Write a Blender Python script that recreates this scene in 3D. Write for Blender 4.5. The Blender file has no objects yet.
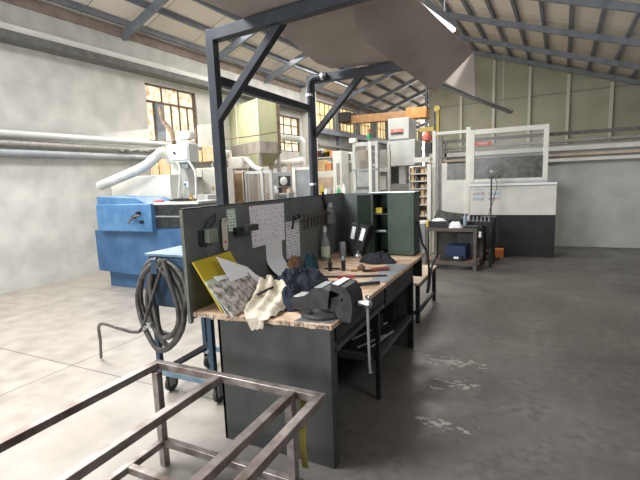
import bpy, math, random
from mathutils import Vector, Matrix, noise
R = math.radians
random.seed(7)
S = bpy.context.scene
COL = S.collection

# ------------------------------------------------------------------ camera
# world: +Y runs along the workbench, +X to its right, camera eye 1.65 m up
cam_d = bpy.data.cameras.new('camera'); cam = bpy.data.objects.new('camera', cam_d); COL.objects.link(cam)
right = Vector((0.90091064, 0.4324838, -0.03630119)); down = Vector((0.02665235, -0.13861586, -0.98998752)); fwd = Vector((-0.43318548, 0.89092279, -0.13640721))
m3 = Matrix((right, -down, -fwd)).transposed().to_4x4(); m3.translation = Vector((0, 0, 1.65))
cam.matrix_world = m3
cam_d.sensor_width = 36; cam_d.lens = 421.7 / 640 * 36; cam_d.clip_end = 200
S.camera = cam

# ------------------------------------------------------------------ world, lights, exposure
S.view_settings.view_transform = 'Standard'; S.view_settings.look = 'None'
S.view_settings.gamma = 1; S.view_settings.use_curve_mapping = False
S.view_settings.exposure = 0.28
wd_ = bpy.data.worlds.new('world'); S.world = wd_; wd_.use_nodes = True
bg = wd_.node_tree.nodes['Background']; bg.inputs[0].default_value = (0.86, 0.93, 1.0, 1); bg.inputs[1].default_value = .25
ROT = R(-3.9)                    # the hall itself is turned 3.9 degrees from the bench
TW = Matrix.Rotation(ROT, 4, 'Z')
def W(n, s, z=0.0): return TW @ Vector((n, s, z))
def area(name, loc, target, sx, sy, power, col=(1, 1, 1)):
    d = bpy.data.lights.new(name, 'AREA'); d.shape = 'RECTANGLE'; d.size = sx; d.size_y = sy; d.energy = power; d.color = col
    o = bpy.data.objects.new(name, d); COL.objects.link(o); o.location = loc
    o.rotation_euler = (Vector(target) - Vector(loc)).to_track_quat('-Z', 'Y').to_euler()
    return o
area('far_hall_fill', W(-4.9, 11.5, 5.2), W(-4.9, 11.5, 0), 4.4, 8.0, 440, (1, .97, .92))  # added downlight brightening the far hall, the roof has no opening here
area('left_window_daylight', W(-7.4, 5.0, 3.6), W(-2.5, 5.5, 0.2), 7.0, 1.6, 240, (1, .97, .92))
area('bench_top_fill', W(-4.2, .6, 5.2), W(-2.6, 2.2, 0), 2.4, 2.4, 400, (.97, .98, 1))  # added overhead fill, lifts the bench top and other upward faces
area('rear_low_fill', W(-2.6, -5.4, 2.0), W(-2.2, 5.0, 4.0), 3.4, 2.6, 300, (.95, .98, 1))  # added low fill behind the camera, lifts roof and boards
area('far_end_fill', W(-6.3, 29.0, 2.6), W(-5.0, 15.0, 2.5), 3.0, 4.0, 500, (1, .96, .9))  # added fill from the far end for floor sheen and rim light
area('partition_fill', W(2.6, 1.6, 4.7), (-1.8, 3.0, 1.2), 1.6, 2.4, 120, (.97, .98, 1))  # added fill from the right, lights the partition and its papers
area('right_side_fill', W(3.2, 12.0, 3.2), W(-4.0, 12.0, 3.0), 5.0, 3.0, 25, (1, .98, .95))  # added weak fill at the unseen right wall, no gate there

# ------------------------------------------------------------------ materials
MATS = {}
def mat(name, c1, c2=None, rough=.6, metal=0, scale=6, bump=0, thr=(.35, .65), detail=6, coords='Object', stretch=None, spec=.5, emit=0, trans=0, alpha=1):
    if name in MATS: return MATS[name]
    m = bpy.data.materials.new(name); m.use_nodes = True; nt = m.node_tree; N = nt.nodes; L = nt.links
    b = N['Principled BSDF']; b.inputs['Roughness'].default_value = rough; b.inputs['Metallic'].default_value = metal
    b.inputs['Specular IOR Level'].default_value = spec
    b.inputs['Base Color'].default_value = (*c1, 1)
    tc = N.new('ShaderNodeTexCoord'); mp = N.new('ShaderNodeMapping'); L.new(tc.outputs[coords], mp.inputs[0])
    if stretch: mp.inputs['Scale'].default_value = stretch
    nz = N.new('ShaderNodeTexNoise'); nz.inputs['Scale'].default_value = scale; nz.inputs['Detail'].default_value = detail
    L.new(mp.outputs[0], nz.inputs['Vector'])
    if c2:
        r = N.new('ShaderNodeValToRGB'); r.color_ramp.elements[0].position = thr[0]; r.color_ramp.elements[1].position = thr[1]
        r.color_ramp.elements[0].color = (*c1, 1); r.color_ramp.elements[1].color = (*c2, 1)
        L.new(nz.outputs['Fac'], r.inputs[0]); L.new(r.outputs[0], b.inputs['Base Color'])
        if emit:
            L.new(r.outputs[0], b.inputs['Emission Color']); b.inputs['Emission Strength'].default_value = emit
    elif emit:
        b.inputs['Emission Color'].default_value = (*c1, 1); b.inputs['Emission Strength'].default_value = emit
    if bump:
        bp = N.new('ShaderNodeBump'); bp.inputs['Strength'].default_value = bump; bp.inputs['Distance'].default_value = .01
        L.new(nz.outputs['Fac'], bp.inputs['Height']); L.new(bp.outputs[0], b.inputs['Normal'])
    b.inputs['Transmission Weight'].default_value = trans
    b.inputs['Alpha'].default_value = alpha
    MATS[name] = m
    return m
def writing(name, paper, ink1, ink2, rows, dens=.5, gate=0.0):
    """paper with rows of small pen marks"""
    m = bpy.data.materials.new(name); m.use_nodes = True; nt = m.node_tree; N = nt.nodes; L = nt.links
    b = N['Principled BSDF']; b.inputs['Roughness'].default_value = .8
    tc = N.new('ShaderNodeTexCoord')
    def noise_(sc, st):
        mp = N.new('ShaderNodeMapping'); mp.inputs['Scale'].default_value = st; L.new(tc.outputs['Object'], mp.inputs[0])
        nz = N.new('ShaderNodeTexNoise'); nz.inputs['Scale'].default_value = sc; nz.inputs['Detail'].default_value = 3; L.new(mp.outputs[0], nz.inputs['Vector']); return nz
    sep = N.new('ShaderNodeSeparateXYZ'); L.new(tc.outputs['Object'], sep.inputs[0])
    w = N.new('ShaderNodeMath'); w.operation = 'MULTIPLY'; w.inputs[1].default_value = rows; L.new(sep.outputs[2], w.inputs[0])
    s = N.new('ShaderNodeMath'); s.operation = 'SINE'; L.new(w.outputs[0], s.inputs[0])
    g = N.new('ShaderNodeMath'); g.operation = 'GREATER_THAN'; g.inputs[1].default_value = gate; L.new(s.outputs[0], g.inputs[0])
    n1 = noise_(60, (1, 1, 1.3)); gt = N.new('ShaderNodeMath'); gt.operation = 'GREATER_THAN'; gt.inputs[1].default_value = dens; L.new(n1.outputs['Fac'], gt.inputs[0])
    mk = N.new('ShaderNodeMath'); mk.operation = 'MULTIPLY'; L.new(g.outputs[0], mk.inputs[0]); L.new(gt.outputs[0], mk.inputs[1])
    n2 = noise_(9, (1, 1, 1)); cr = N.new('ShaderNodeValToRGB'); cr.color_ramp.interpolation = 'CONSTANT'
    cr.color_ramp.elements[0].color = (*ink1, 1); cr.color_ramp.elements[1].color = (*ink2, 1); cr.color_ramp.elements[1].position = .5; L.new(n2.outputs['Fac'], cr.inputs[0])
    mx = N.new('ShaderNodeMix'); mx.data_type = 'RGBA'; mx.inputs[6].default_value = (*paper, 1); L.new(cr.outputs[0], mx.inputs[7]); L.new(mk.outputs[0], mx.inputs[0])
    L.new(mx.outputs[2], b.inputs['Base Color'])
    return m
M_post = mat('charcoal_steel', (.02, .025, .033), (.034, .04, .052), .45, .1, 8)
M_green = mat('lit_grey_green_enamel', (.115, .135, .132), (.165, .188, .182), .5, .1, 5, .05)  # partition copy of the bench paint, lightened to carry its light
M_greend = mat('worn_shaded_grey_green', (.045, .05, .047), (.082, .09, .085), .5, .15, 4, .08, stretch=(1, 1, .5))  # darker copy of the partition paint, shade put into the colour
M_cab = mat('bottle_green_enamel', (.030, .052, .038), (.052, .080, .060), .5, .05, 5)
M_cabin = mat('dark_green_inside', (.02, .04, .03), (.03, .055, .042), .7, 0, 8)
M_rawsteel = mat('raw_steel_tube', (.17, .13, .115), (.42, .38, .36), .36, .7, 9, .1, stretch=(1, 1, 1))
M_wood = mat('worn_bench_wood', (.38, .25, .155), (.74, .55, .39), .6, 0, 5, .25, stretch=(1.2, 3, 1))
M_woodd = mat('splintered_wood_edge', (.14, .09, .06), (.62, .48, .35), .8, 0, 30, .6)
M_pale = mat('pale_board', (.50, .38, .29), (.62, .49, .38), .6, 0, 5)
M_dark = mat('dark_iron', (.022, .025, .028), (.05, .055, .06), .45, .5, 12, .1)
M_cast = mat('oiled_cast_iron', (.018, .019, .019), (.045, .046, .045), .55, .3, 14, .15)
M_bright = mat('bright_worn_steel', (.38, .39, .40), (.6, .61, .62), .32, .8, 20)
M_blackcloth = mat('black_cloth', (.008, .010, .014), (.02, .023, .03), .95, 0, 20, .2)
M_walld = mat('dark_grey_plaster', (.10, .10, .095), (.16, .155, .15), .9, 0, 3)  # unseen right and back walls kept dark to cut bounced light
M_navy = mat('navy_cloth', (.007, .010, .02), (.018, .025, .042), .9, 0, 25, .2)
M_black = mat('black_plastic', (.012, .012, .014), (.022, .022, .025), .5)
M_rubber = mat('black_rubber', (.02, .02, .022), (.05, .048, .045), .5, 0, 15)
M_hose = mat('grey_hose', (.035, .032, .03), (.09, .083, .075), .45, 0, 20)
M_cream_rag = mat('cream_rag', (.40, .34, .25), (.72, .66, .54), .9, 0, 9, .3)
M_galv = mat('dirty_galvanised', (.14, .125, .105), (.62, .59, .54), .5, .2, 24, .1, thr=(.36, .60), detail=9)
M_yellow = mat('yellow_card', (.52, .40, .02), (.60, .46, .03), .6, 0, 5)
M_paper = mat('white_paper', (.88, .90, .94), (.92, .94, .96), .8, 0, 3)
M_greenpad = mat('pale_green_edge', (.45, .58, .48), None, .7)
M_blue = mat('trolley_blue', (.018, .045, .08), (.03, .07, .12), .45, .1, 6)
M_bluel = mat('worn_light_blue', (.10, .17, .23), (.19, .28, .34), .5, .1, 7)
M_lathe = mat('lathe_blue', (.03, .09, .20), (.055, .14, .27), .45, .1, 3)
M_lathel = mat('lathe_headstock_blue', (.05, .15, .31), (.09, .22, .40), .4, .1, 5)
M_white = mat('machine_cream_white', (.62, .62, .57), (.74, .73, .67), .5, .0, 3)
M_greyw = mat('machine_light_grey', (.44, .46, .44), (.54, .55, .52), .5, 0, 3)
M_greym = mat('mid_grey_paint', (.22, .24, .25), (.30, .32, .33), .5, .1, 5)
M_plaster = mat('old_white_plaster', (.52, .52, .49), (.66, .645, .60), .9, 0, 2.8, .1, detail=10)
M_concp = mat('greenish_panel', (.34, .34, .25), (.43, .42, .32), .8, 0, 1.2, .05)
M_conc2 = mat('pale_panel_joint', (.60, .60, .50), None, .8)
M_tank = mat('pale_yellow_green_panel', (.34, .35, .20), (.42, .42, .26), .6, 0, 2)
M_tankband = mat('grey_rusty_band', (.22, .19, .17), (.36, .32, .28), .6, .2, 5, stretch=(3, 3, .5))
M_purlin = mat('blue_grey_steel', (.15, .17, .20), (.22, .24, .27), .5, .1, 4)
M_eave = mat('red_brown_trim', (.26, .20, .17), (.36, .28, .24), .8, 0, 6)
M_glass = mat('dirty_window_pane', (.55, .42, .26), (.92, .86, .70), .5, 0, 7, 0, thr=(.35, .6), detail=9, emit=.55)
M_glassy = mat('yellow_translucent_pane', (.95, .62, .22), (1.0, .82, .48), .5, 0, 3, emit=.8)
M_rust = mat('rusty_frame', (.10, .07, .05), (.22, .15, .10), .8, .2, 9)
M_orange = mat('crane_orange', (.55, .22, .06), (.70, .30, .10), .5, 0, 4)
M_brown = mat('crane_brown', (.28, .15, .07), (.42, .24, .11), .6, 0, 4)
M_card = mat('cardboard', (.50, .34, .18), (.64, .46, .26), .85, 0, 4)
M_felt = mat('grey_brown_board', (.36, .315, .285), (.43, .38, .345), .9, 0, 2.5, .05)
M_mesh = mat('brown_mesh_screen', (.20, .12, .07), (.34, .22, .14), .8, 0, 30, .1)
M_strap = mat('dull_yellow_strap', (.20, .16, .03), (.32, .26, .05), .8)
M_mustard = mat('mustard_paint', (.42, .30, .05), (.52, .38, .08), .5)
M_red = mat('signal_red', (.62, .06, .04), None, .5)
M_redp = mat('faded_red', (.55, .13, .09), None, .5)
M_greenl = mat('lamp_green', (.02, .35, .12), None, .4)
M_tube = mat('lit_fluorescent_tube', (1, .98, .92), None, .4, emit=5)
M_chrome = mat('chrome', (.7, .7, .7), None, .15, 1)
M_cl = mat('clear_plastic', (.75, .82, .84), None, .15, 0, trans=.85)
M_clblue = mat('bluish_plastic', (.55, .68, .80), None, .2, 0, trans=.5)
M_label = mat('green_white_label', (.75, .78, .70), (.35, .55, .25), .6, 0, 40)
M_darkglass = mat('dark_screen_glass', (.05, .055, .05), (.12, .12, .10), .25, 0, 10)
M_meshg = mat('grey_mesh_panel', (.22, .21, .19), (.34, .32, .29), .6, .1, 25)
M_copper = mat('brass', (.45, .30, .10), None, .35, .8)
M_crate = mat('orange_crate', (.60, .18, .04), None, .6)
M_teal = mat('dark_teal_cloth', (.012, .05, .07), (.02, .09, .12), .9, 0, 20, .2)
M_handle_red = mat('red_handle', (.35, .03, .04), None, .4)
M_tape = mat('silver_tape', (.65, .67, .70), None, .3, .5)
M_brownpaper = mat('brown_leather', (.22, .12, .06), (.35, .20, .11), .8, 0, 20, .2)
M_cloth_w = mat('white_cloth', (.62, .60, .56), (.76, .75, .70), .9, 0, 10, .3)
M_duct = mat('grey_duct', (.50, .52, .50), (.62, .63, .60), .5, .1, 6)
M_blue_bin = mat('dark_blue_bin', (.015, .035, .09), None, .5)
M_writem = writing('drawing_magenta', (.90, .91, .98), (.62, .10, .36), (.25, .25, .45), 160, .60, -.75)
M_writeg = writing('notes_grey', (.88, .90, .96), (.25, .27, .36), (.35, .36, .42), 260, .52)
M_writes = writing('label_green', (.78, .90, .80), (.25, .32, .28), (.2, .25, .22), 300, .5)
M_poster = writing('faded_notice', (.62, .66, .68), (.50, .25, .20), (.25, .35, .45), 60, .5)

def floor_mat():
    m = bpy.data.materials.new('concrete_floor'); m.use_nodes = True; nt = m.node_tree; N = nt.nodes; L = nt.links
    b = N['Principled BSDF']; tc = N.new('ShaderNodeTexCoord')
    def nz(sc, det=8, st=None):
        mp = N.new('ShaderNodeMapping'); L.new(tc.outputs['Object'], mp.inputs[0])
        if st: mp.inputs['Scale'].default_value = st
        n = N.new('ShaderNodeTexNoise'); n.inputs['Scale'].default_value = sc; n.inputs['Detail'].default_value = det; L.new(mp.outputs[0], n.inputs['Vector']); return n
    def ramp(src, p0, p1, c0, c1):
        r = N.new('ShaderNodeValToRGB'); r.color_ramp.elements[0].position = p0; r.color_ramp.elements[1].position = p1
        r.color_ramp.elements[0].color = (*c0, 1); r.color_ramp.elements[1].color = (*c1, 1); L.new(src, r.inputs[0]); return r
    def math_(op, a, b_=None):
        q = N.new('ShaderNodeMath'); q.operation = op
        for i, v in enumerate((a, b_)):
            if v is None: continue
            if isinstance(v, (int, float)): q.inputs[i].default_value = v
            else: L.new(v, q.inputs[i])
        return q.outputs[0]
    def mix(f, a, b_):
        q = N.new('ShaderNodeMix'); q.data_type = 'RGBA'; L.new(f, q.inputs[0]); L.new(a, q.inputs[6])
        if isinstance(b_, tuple): q.inputs[7].default_value = (*b_, 1)
        else: L.new(b_, q.inputs[7])
        return q.outputs[2]
    big = ramp(nz(.9).outputs['Fac'], .35, .68, (.085, .08, .073), (.17, .16, .148))
    fine = ramp(nz(14).outputs['Fac'], .3, .7, (.065, .06, .055), (.19, .18, .165))
    base = mix(ramp(nz(3).outputs['Fac'], .45, .6, (.2,)*3, (.6,)*3).outputs[0], big.outputs[0], fine.outputs[0])
    sx = N.new('ShaderNodeSeparateXYZ'); L.new(tc.outputs['Object'], sx.inputs[0]); X, Y = sx.outputs[0], sx.outputs[1]
    # the floor left of the bench turns paler and beige
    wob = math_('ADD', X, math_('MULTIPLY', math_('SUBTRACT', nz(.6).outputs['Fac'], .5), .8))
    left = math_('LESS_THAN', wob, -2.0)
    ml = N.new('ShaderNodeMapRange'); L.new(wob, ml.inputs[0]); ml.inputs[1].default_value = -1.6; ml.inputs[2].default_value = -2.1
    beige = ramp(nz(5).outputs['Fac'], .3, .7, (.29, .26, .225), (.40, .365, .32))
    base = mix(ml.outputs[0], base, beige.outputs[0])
    # slab joints
    def joint(v, step, off):
        f = math_('FRACT', math_('DIVIDE', math_('ADD', v, off), step)); return math_('LESS_THAN', math_('ABSOLUTE', math_('SUBTRACT', f, .5)), .006 / step)
    j = math_('MAXIMUM', joint(X, 2.4, .25), joint(Y, 2.2, .9)); base = mix(j, base, (.10, .09, .08))
    # flaked white paint beside the bench
    blobs = None
    for (cx, cy, rx, ry) in ((-.53, 3.75, .30, .15), (-.42, 3.35, .20, .09), (-.60, 3.2, .10, .05), (-.48, 2.72, .25, .09)):
        d = math_('SQRT', math_('ADD', math_('POWER', math_('DIVIDE', math_('SUBTRACT', X, cx), rx), 2.0), math_('POWER', math_('DIVIDE', math_('SUBTRACT', Y, cy), ry), 2.0)))
        v = math_('SUBTRACT', 1.0, d); v = math_('MAXIMUM', v, -1.0)
        blobs = v if blobs is None else math_('MAXIMUM', blobs, v)
    pn = nz(20, 9, (.6, 1.3, 1)).outputs['Fac']
    fl = math_('GREATER_THAN', math_('ADD', math_('MULTIPLY', blobs, .20), pn), .64)
    base = mix(fl, base, (.42, .40, .37))
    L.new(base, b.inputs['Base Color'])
    rr = ramp(nz(2.5).outputs['Fac'], .35, .65, (.30,)*3, (.55,)*3); L.new(rr.outputs[0], b.inputs['Roughness'])
    bp = N.new('ShaderNodeBump'); bp.inputs['Strength'].default_value = .15; bp.inputs['Distance'].default_value = .01; L.new(nz(9).outputs['Fac'], bp.inputs['Height']); L.new(bp.outputs[0], b.inputs['Normal'])
    return m
def ceil_mat():
    m = bpy.data.materials.new('cream_roof_boards'); m.use_nodes = True; nt = m.node_tree; N = nt.nodes; L = nt.links
    b = N['Principled BSDF']; b.inputs['Roughness'].default_value = .8
    tc = N.new('ShaderNodeTexCoord'); br = N.new('ShaderNodeTexBrick'); br.offset = 0; br.inputs['Scale'].default_value = 1
    br.inputs['Brick Width'].default_value = 40; br.inputs['Row Height'].default_value = 1.3; br.inputs['Mortar Size'].default_value = .007
    br.inputs['Color1'].default_value = (.74, .66, .58, 1); br.inputs['Color2'].default_value = (.82, .75, .66, 1); br.inputs['Mortar'].default_value = (.12, .10, .09, 1)
    L.new(tc.outputs['Object'], br.inputs['Vector']); L.new(br.outputs['Color'], b.inputs['Base Color'])
    return m

# ------------------------------------------------------------------ geometry helpers
class MB:
    def __init__(s, T=None): s.v = []; s.f = []; s.sm = []; s.T = T
    def add(s, vs, fs, smooth=False):
        o = len(s.v)
        for p in vs:
            p = Vector(p); s.v.append(s.T @ p if s.T else p)
        for f in fs: s.f.append([i + o for i in f]); s.sm.append(smooth)
        return s
    def box(s, x0, x1, y0, y1, z0, z1):
        x0, x1 = sorted((x0, x1)); y0, y1 = sorted((y0, y1)); z0, z1 = sorted((z0, z1))
        return s.add([(x, y, z) for x in (x0, x1) for y in (y0, y1) for z in (z0, z1)],
                     [(0, 1, 3, 2), (4, 6, 7, 5), (0, 4, 5, 1), (2, 3, 7, 6), (0, 2, 6, 4), (1, 5, 7, 3)])
    def bxz(s, q, y0, y1): return s.box(q[0], q[1], y0, y1, q[2], q[3])
    def beam(s, p, q, w, h, up=(0, 0, 1)):
        p = Vector(p); q = Vector(q); d = (q - p).normalized(); a = d.cross(Vector(up)).normalized(); b = a.cross(d).normalized()
        vs = [c + a * (i * w / 2) + b * (j * h / 2) for c in (p, q) for i in (-1, 1) for j in (-1, 1)]
        return s.add(vs, [(0, 1, 3, 2), (4, 6, 7, 5), (0, 4, 5, 1), (2, 3, 7, 6), (0, 2, 6, 4), (1, 5, 7, 3)])
    def tube(s, pts, r, seg=10, closed=False, r1=None):
        pts = [Vector(p) for p in pts]; n = len(pts); rings = []; prev = None
        for i, p in enumerate(pts):
            a = pts[(i - 1) % n] if (closed or i) else p; b = pts[(i + 1) % n] if (closed or i < n - 1) else p
            d = (b - a).normalized()
            if prev is None:
                prev = d.cross(Vector((0, 0, 1)));
                if prev.length < .05: prev = d.cross(Vector((1, 0, 0)))
                prev.normalize()
            u = (prev - d * prev.dot(d)).normalized(); w = d.cross(u); prev = u
            rr = r if r1 is None else r + (r1 - r) * i / (n - 1)
            rings.append([p + (u * math.cos(t) + w * math.sin(t)) * rr for t in (2 * math.pi * k / seg for k in range(seg))])
        vs = [v for rg in rings for v in rg]; fs = []
        for i in range(n if closed else n - 1):
            j = (i + 1) % n
            for k in range(seg): fs.append((i * seg + k, i * seg + (k + 1) % seg, j * seg + (k + 1) % seg, j * seg + k))
        s.add(vs, fs, True)
        if not closed:
            s.add(rings[0], [tuple(range(seg))[::-1]]); s.add(rings[-1], [tuple(range(seg))])
        return s
    def cyl(s, p, q, r, r1=None, seg=20): return s.tube([p, q], r, seg, r1=r1)
    def lathe(s, c, prof, seg=20, axis=(0, 0, 1)):
        ax = Vector(axis).normalized(); u = ax.orthogonal().normalized(); w = ax.cross(u); c = Vector(c); vs = []; fs = []
        for (r, h) in prof:
            for k in range(seg):
                t = 2 * math.pi * k / seg; vs.append(c + ax * h + (u * math.cos(t) + w * math.sin(t)) * max(r, 1e-4))
        for i in range(len(prof) - 1):
            for k in range(seg): fs.append((i * seg + k, i * seg + (k + 1) % seg, (i + 1) * seg + (k + 1) % seg, (i + 1) * seg + k))
        s.add(vs, fs, True)
        s.add(vs[:seg], [tuple(range(seg))[::-1]]); s.add(vs[-seg:], [tuple(range(seg))])
        return s
    def slab(s, pts, t):            # polygon given in order, thickened by vector t
        t = Vector(t); n = len(pts); a = [Vector(p) for p in pts]; vs = a + [p + t for p in a]
        return s.add(vs, [tuple(range(n)), tuple(range(n, 2 * n))[::-1]] + [(i, (i + 1) % n, n + (i + 1) % n, n + i) for i in range(n)])
    def grid(s, fn, nu, nv, t=.004):
        P = [[Vector(fn(i / nu, j / nv)) for j in range(nv + 1)] for i in range(nu + 1)]
        vs = []; 
        for sgn in (1, -1):
            for i in range(nu + 1):
                for j in range(nv + 1):
                    a = P[min(i + 1, nu)][j] - P[max(i - 1, 0)][j]; b = P[i][min(j + 1, nv)] - P[i][max(j - 1, 0)]
                    n = a.cross(b); n = n.normalized() if n.length > 1e-9 else Vector((0, 0, 1)); vs.append(P[i][j] + n * t / 2 * sgn)
        m = (nu + 1) * (nv + 1); ix = lambda i, j: i * (nv + 1) + j; fs = []
        for i in range(nu):
            for j in range(nv):
                q = (ix(i, j), ix(i + 1, j), ix(i + 1, j + 1), ix(i, j + 1)); fs.append(q); fs.append(tuple(x + m for x in q[::-1]))
        for i in range(nu):
            fs.append((ix(i, 0), m + ix(i, 0), m + ix(i + 1, 0), ix(i + 1, 0))); fs.append((ix(i + 1, nv), m + ix(i + 1, nv), m + ix(i, nv), ix(i, nv)))
        for j in range(nv):
            fs.append((ix(0, j + 1), m + ix(0, j + 1), m + ix(0, j), ix(0, j))); fs.append((ix(nu, j), m + ix(nu, j), m + ix(nu, j + 1), ix(nu, j + 1)))
        return s.add(vs, fs, True)

def wloc(o):
    v = Vector(o.location)
    while o.parent: o = o.parent; v += o.location
    return v
def obj(name, mb, m, parent=None, bevel=0, label=None):
    me = bpy.data.meshes.new(name)
    lo = [min(v[i] for v in mb.v) for i in range(3)]; hi = [max(v[i] for v in mb.v) for i in range(3)]
    org = wloc(parent) if parent else Vector(((lo[0] + hi[0]) / 2, (lo[1] + hi[1]) / 2, lo[2]))
    me.from_pydata([v - org for v in mb.v], [], mb.f); me.materials.append(m)
    me.polygons.foreach_set('use_smooth', mb.sm); me.update()
    try: me.set_sharp_from_angle(angle=R(40))
    except Exception: pass
    o = bpy.data.objects.new(name, me); COL.objects.link(o)
    if parent: o.parent = parent
    else: o.location = org
    if bevel:
        b = o.modifiers.new('bevel', 'BEVEL'); b.width = bevel; b.segments = 2; b.limit_method = 'ANGLE'; b.angle_limit = R(50)
    if label: o['label'] = label
    return o
def thing(name, loc, label, cat, group=None):
    o = bpy.data.objects.new(name, None); COL.objects.link(o); o.location = loc; o.empty_display_size = .1
    o['label'] = label; o['category'] = cat
    if group: o['group'] = group
    return o
def solo(name, mb, m, label, cat, group=None, bevel=0):
    o = obj(name, mb, m, None, bevel); o['label'] = label; o['category'] = cat
    if group: o['group'] = group
    return o
def struct(name, mb, m, parent=None):
    o = obj(name, mb, m, parent)
    if not parent: o['kind'] = 'structure'
    return o
def dup(root, loc, label, group=None):
    r = root.copy(); COL.objects.link(r); r.location = loc; r['label'] = label
    if group: r['group'] = group
    for ch in list(root.children):
        c = ch.copy(); COL.objects.link(c); c.parent = r
        for g in list(ch.children):
            d = g.copy(); COL.objects.link(d); d.parent = c
    return r
def tagl(o, label, cat, group=None):
    o['label'] = label; o['category'] = cat
    if group: o['group'] = group
    return o
def arc(c, r, a0, a1, n, plane='xz'):
    out = []
    for i in range(n + 1):
        t = R(a0 + (a1 - a0) * i / n); u, v = r * math.cos(t), r * math.sin(t)
        out.append((c[0] + u, c[1], c[2] + v) if plane == 'xz' else (c[0] + u, c[1] + v, c[2]) if plane == 'xy' else (c[0], c[1] + u, c[2] + v))
    return out
def smooth_pts(pts, k=6):           # Catmull-Rom through the points
    pts = [Vector(p) for p in pts]; out = []
    for i in range(len(pts) - 1):
        p0 = pts[max(i - 1, 0)]; p1 = pts[i]; p2 = pts[i + 1]; p3 = pts[min(i + 2, len(pts) - 1)]
        for j in range(k):
            t = j / k; out.append(.5 * ((2 * p1) + (p2 - p0) * t + (2 * p0 - 5 * p1 + 4 * p2 - p3) * t * t + (3 * p1 - p0 - 3 * p2 + p3) * t ** 3))
    out.append(pts[-1]); return out


# ================================================================== THE HALL
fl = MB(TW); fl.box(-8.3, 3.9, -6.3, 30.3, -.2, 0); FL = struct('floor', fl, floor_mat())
# shift object origin so the floor texture runs in world metres
me = FL.data; off = Vector(FL.location)
for v in me.vertices: v.co += off
FL.location = (0, 0, 0)

def wall_with_openings(n0, n1, s0, s1, z0, z1, ops):
    """solid wall in the (s,z) plane, cut around rectangular openings (sa,sb,za,zb)"""
    mb = MB(TW); ss = sorted({s0, s1, *[o[0] for o in ops], *[o[1] for o in ops]}); zz = sorted({z0, z1, *[o[2] for o in ops], *[o[3] for o in ops]})
    for a, b in zip(ss, ss[1:]):
        for c, d in zip(zz, zz[1:]):
            sm, zm = (a + b) / 2, (c + d) / 2
            if any(o[0] < sm < o[1] and o[2] < zm < o[3] for o in ops): continue
            mb.box(n0, n1, a, b, c, d)
    return mb
WIN1 = (6.5, 8.0, 2.7, 3.95); WIN2 = (11.5, 12.85, 2.7, 3.86)
CLER = [(13.72 + 1.95 * i, 13.72 + 1.95 * i + 1.83, 3.70, 4.66) for i in range(7)]
struct('wall_left', wall_with_openings(-8.3, -8.0, -6.3, 30.3, 0, 5.0, [WIN1, WIN2] + CLER), M_plaster)
struct('wall_front', MB(TW).box(-8.3, 3.9, 30.0, 30.3, 0, 7), M_plaster)
struct('wall_right', wall_with_openings(3.5, 3.8, -6.3, 18.0, 0, 5.3, [(10, 14, 2.4, 4.2)]), M_walld)
wb = MB(TW); wb.box(-8.3, -7.8, -6.3, -6.0, 0, 7); wb.box(-3.0, 3.9, -6.3, -6.0, 0, 7); wb.box(-7.8, -3.0, -6.3, -6.0, 4.2, 7); struct('wall_back', wb, M_walld)
Z0, ZR, NR = 4.97, 6.63, -3.3
sl = (ZR - Z0) / 4.7
def zl(n): return Z0 + (n + 8) * sl if n < NR else ZR - (n - NR) * sl
CE = bpy.data.objects.new('ceiling', None); COL.objects.link(CE); CE['kind'] = 'structure'
CM = ceil_mat(); ang = math.atan(sl)
for (n0, n1, sg) in ((-8.3, NR, -1), (NR, 3.9, 1)):
    L_ = abs(n1 - n0) / math.cos(ang); b = MB(); b.box(-.0, L_, -6.3, 30.3, 0, .06)
    o = obj('roof_slope', b, CM); me = o.data; of = Vector(o.location)
    for v in me.vertices: v.co += of
    z = zl(n0) if sg < 0 else ZR
    o.matrix_world = TW @ Matrix.Translation((n0, 0, z)) @ Matrix.Rotation(-ang if sg < 0 else ang, 4, 'Y')
    mw = o.matrix_world.copy(); o.parent = CE; o.matrix_world = mw
    k = 0; nn = n0 + (.50 if sg < 0 else .25)
    while nn < n1 - .1:
        pm = MB(TW).box(nn - .035, nn + .035, -6, 30, zl(nn) - .12, zl(nn) - .01); obj('purlin', pm, M_purlin, CE); nn += .62
RS = [-3.6, -1.2, 1.2, 3.6, 6.05, 8.55, 10.9, 13.3, 15.7, 17.75, 19.9, 22.1, 24.3, 26.5, 28.7]
for s_ in RS:
    for (a, b_) in ((-7.98, NR), (NR, 3.48)):
        if s_ > 18 and b_ > 0: continue
        obj('rafter', MB(TW).beam((a, s_, zl(a) - .22), (b_, s_, zl(b_) - .22), .08, .15), M_purlin, CE)
obj('eave_board', MB(TW).box(-8.0, -7.97, -6, 30, 4.74, 4.92), M_eave, CE)
# crane runway along the left wall
tr = obj('trim_1', MB(TW).box(-8.0, -7.66, -6, 13.3, 4.08, 4.2), mat('dark_runway_paint', (.10, .10, .095), (.16, .16, .15), .6, 0, 5)); tr['kind'] = 'structure'
tr = obj('trim_2', MB(TW).box(-7.86, -7.70, -6, 13.3, 4.2, 4.31), M_white); tr['kind'] = 'structure'
tr = obj('trim_3', MB(TW).box(-8.0, -7.7, 13.6, 30, 3.42, 3.6), M_purlin); tr['kind'] = 'structure'
# masonry pier and steel columns of the left wall
struct('wall_left_pier', MB(TW).box(-8.0, -7.72, 12.95, 13.55, 0, 4.9), M_plaster)
for i in range(7):
    s_ = 15.61 + 1.95 * i
    o = solo('wall_column', MB(TW).box(-8.0, -7.82, s_ - .06, s_ + .06, 0, 4.7), M_purlin, 'blue grey steel wall column between yellow high windows', 'column', 'steel columns of the left wall')
    o['kind'] = 'structure'
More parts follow.
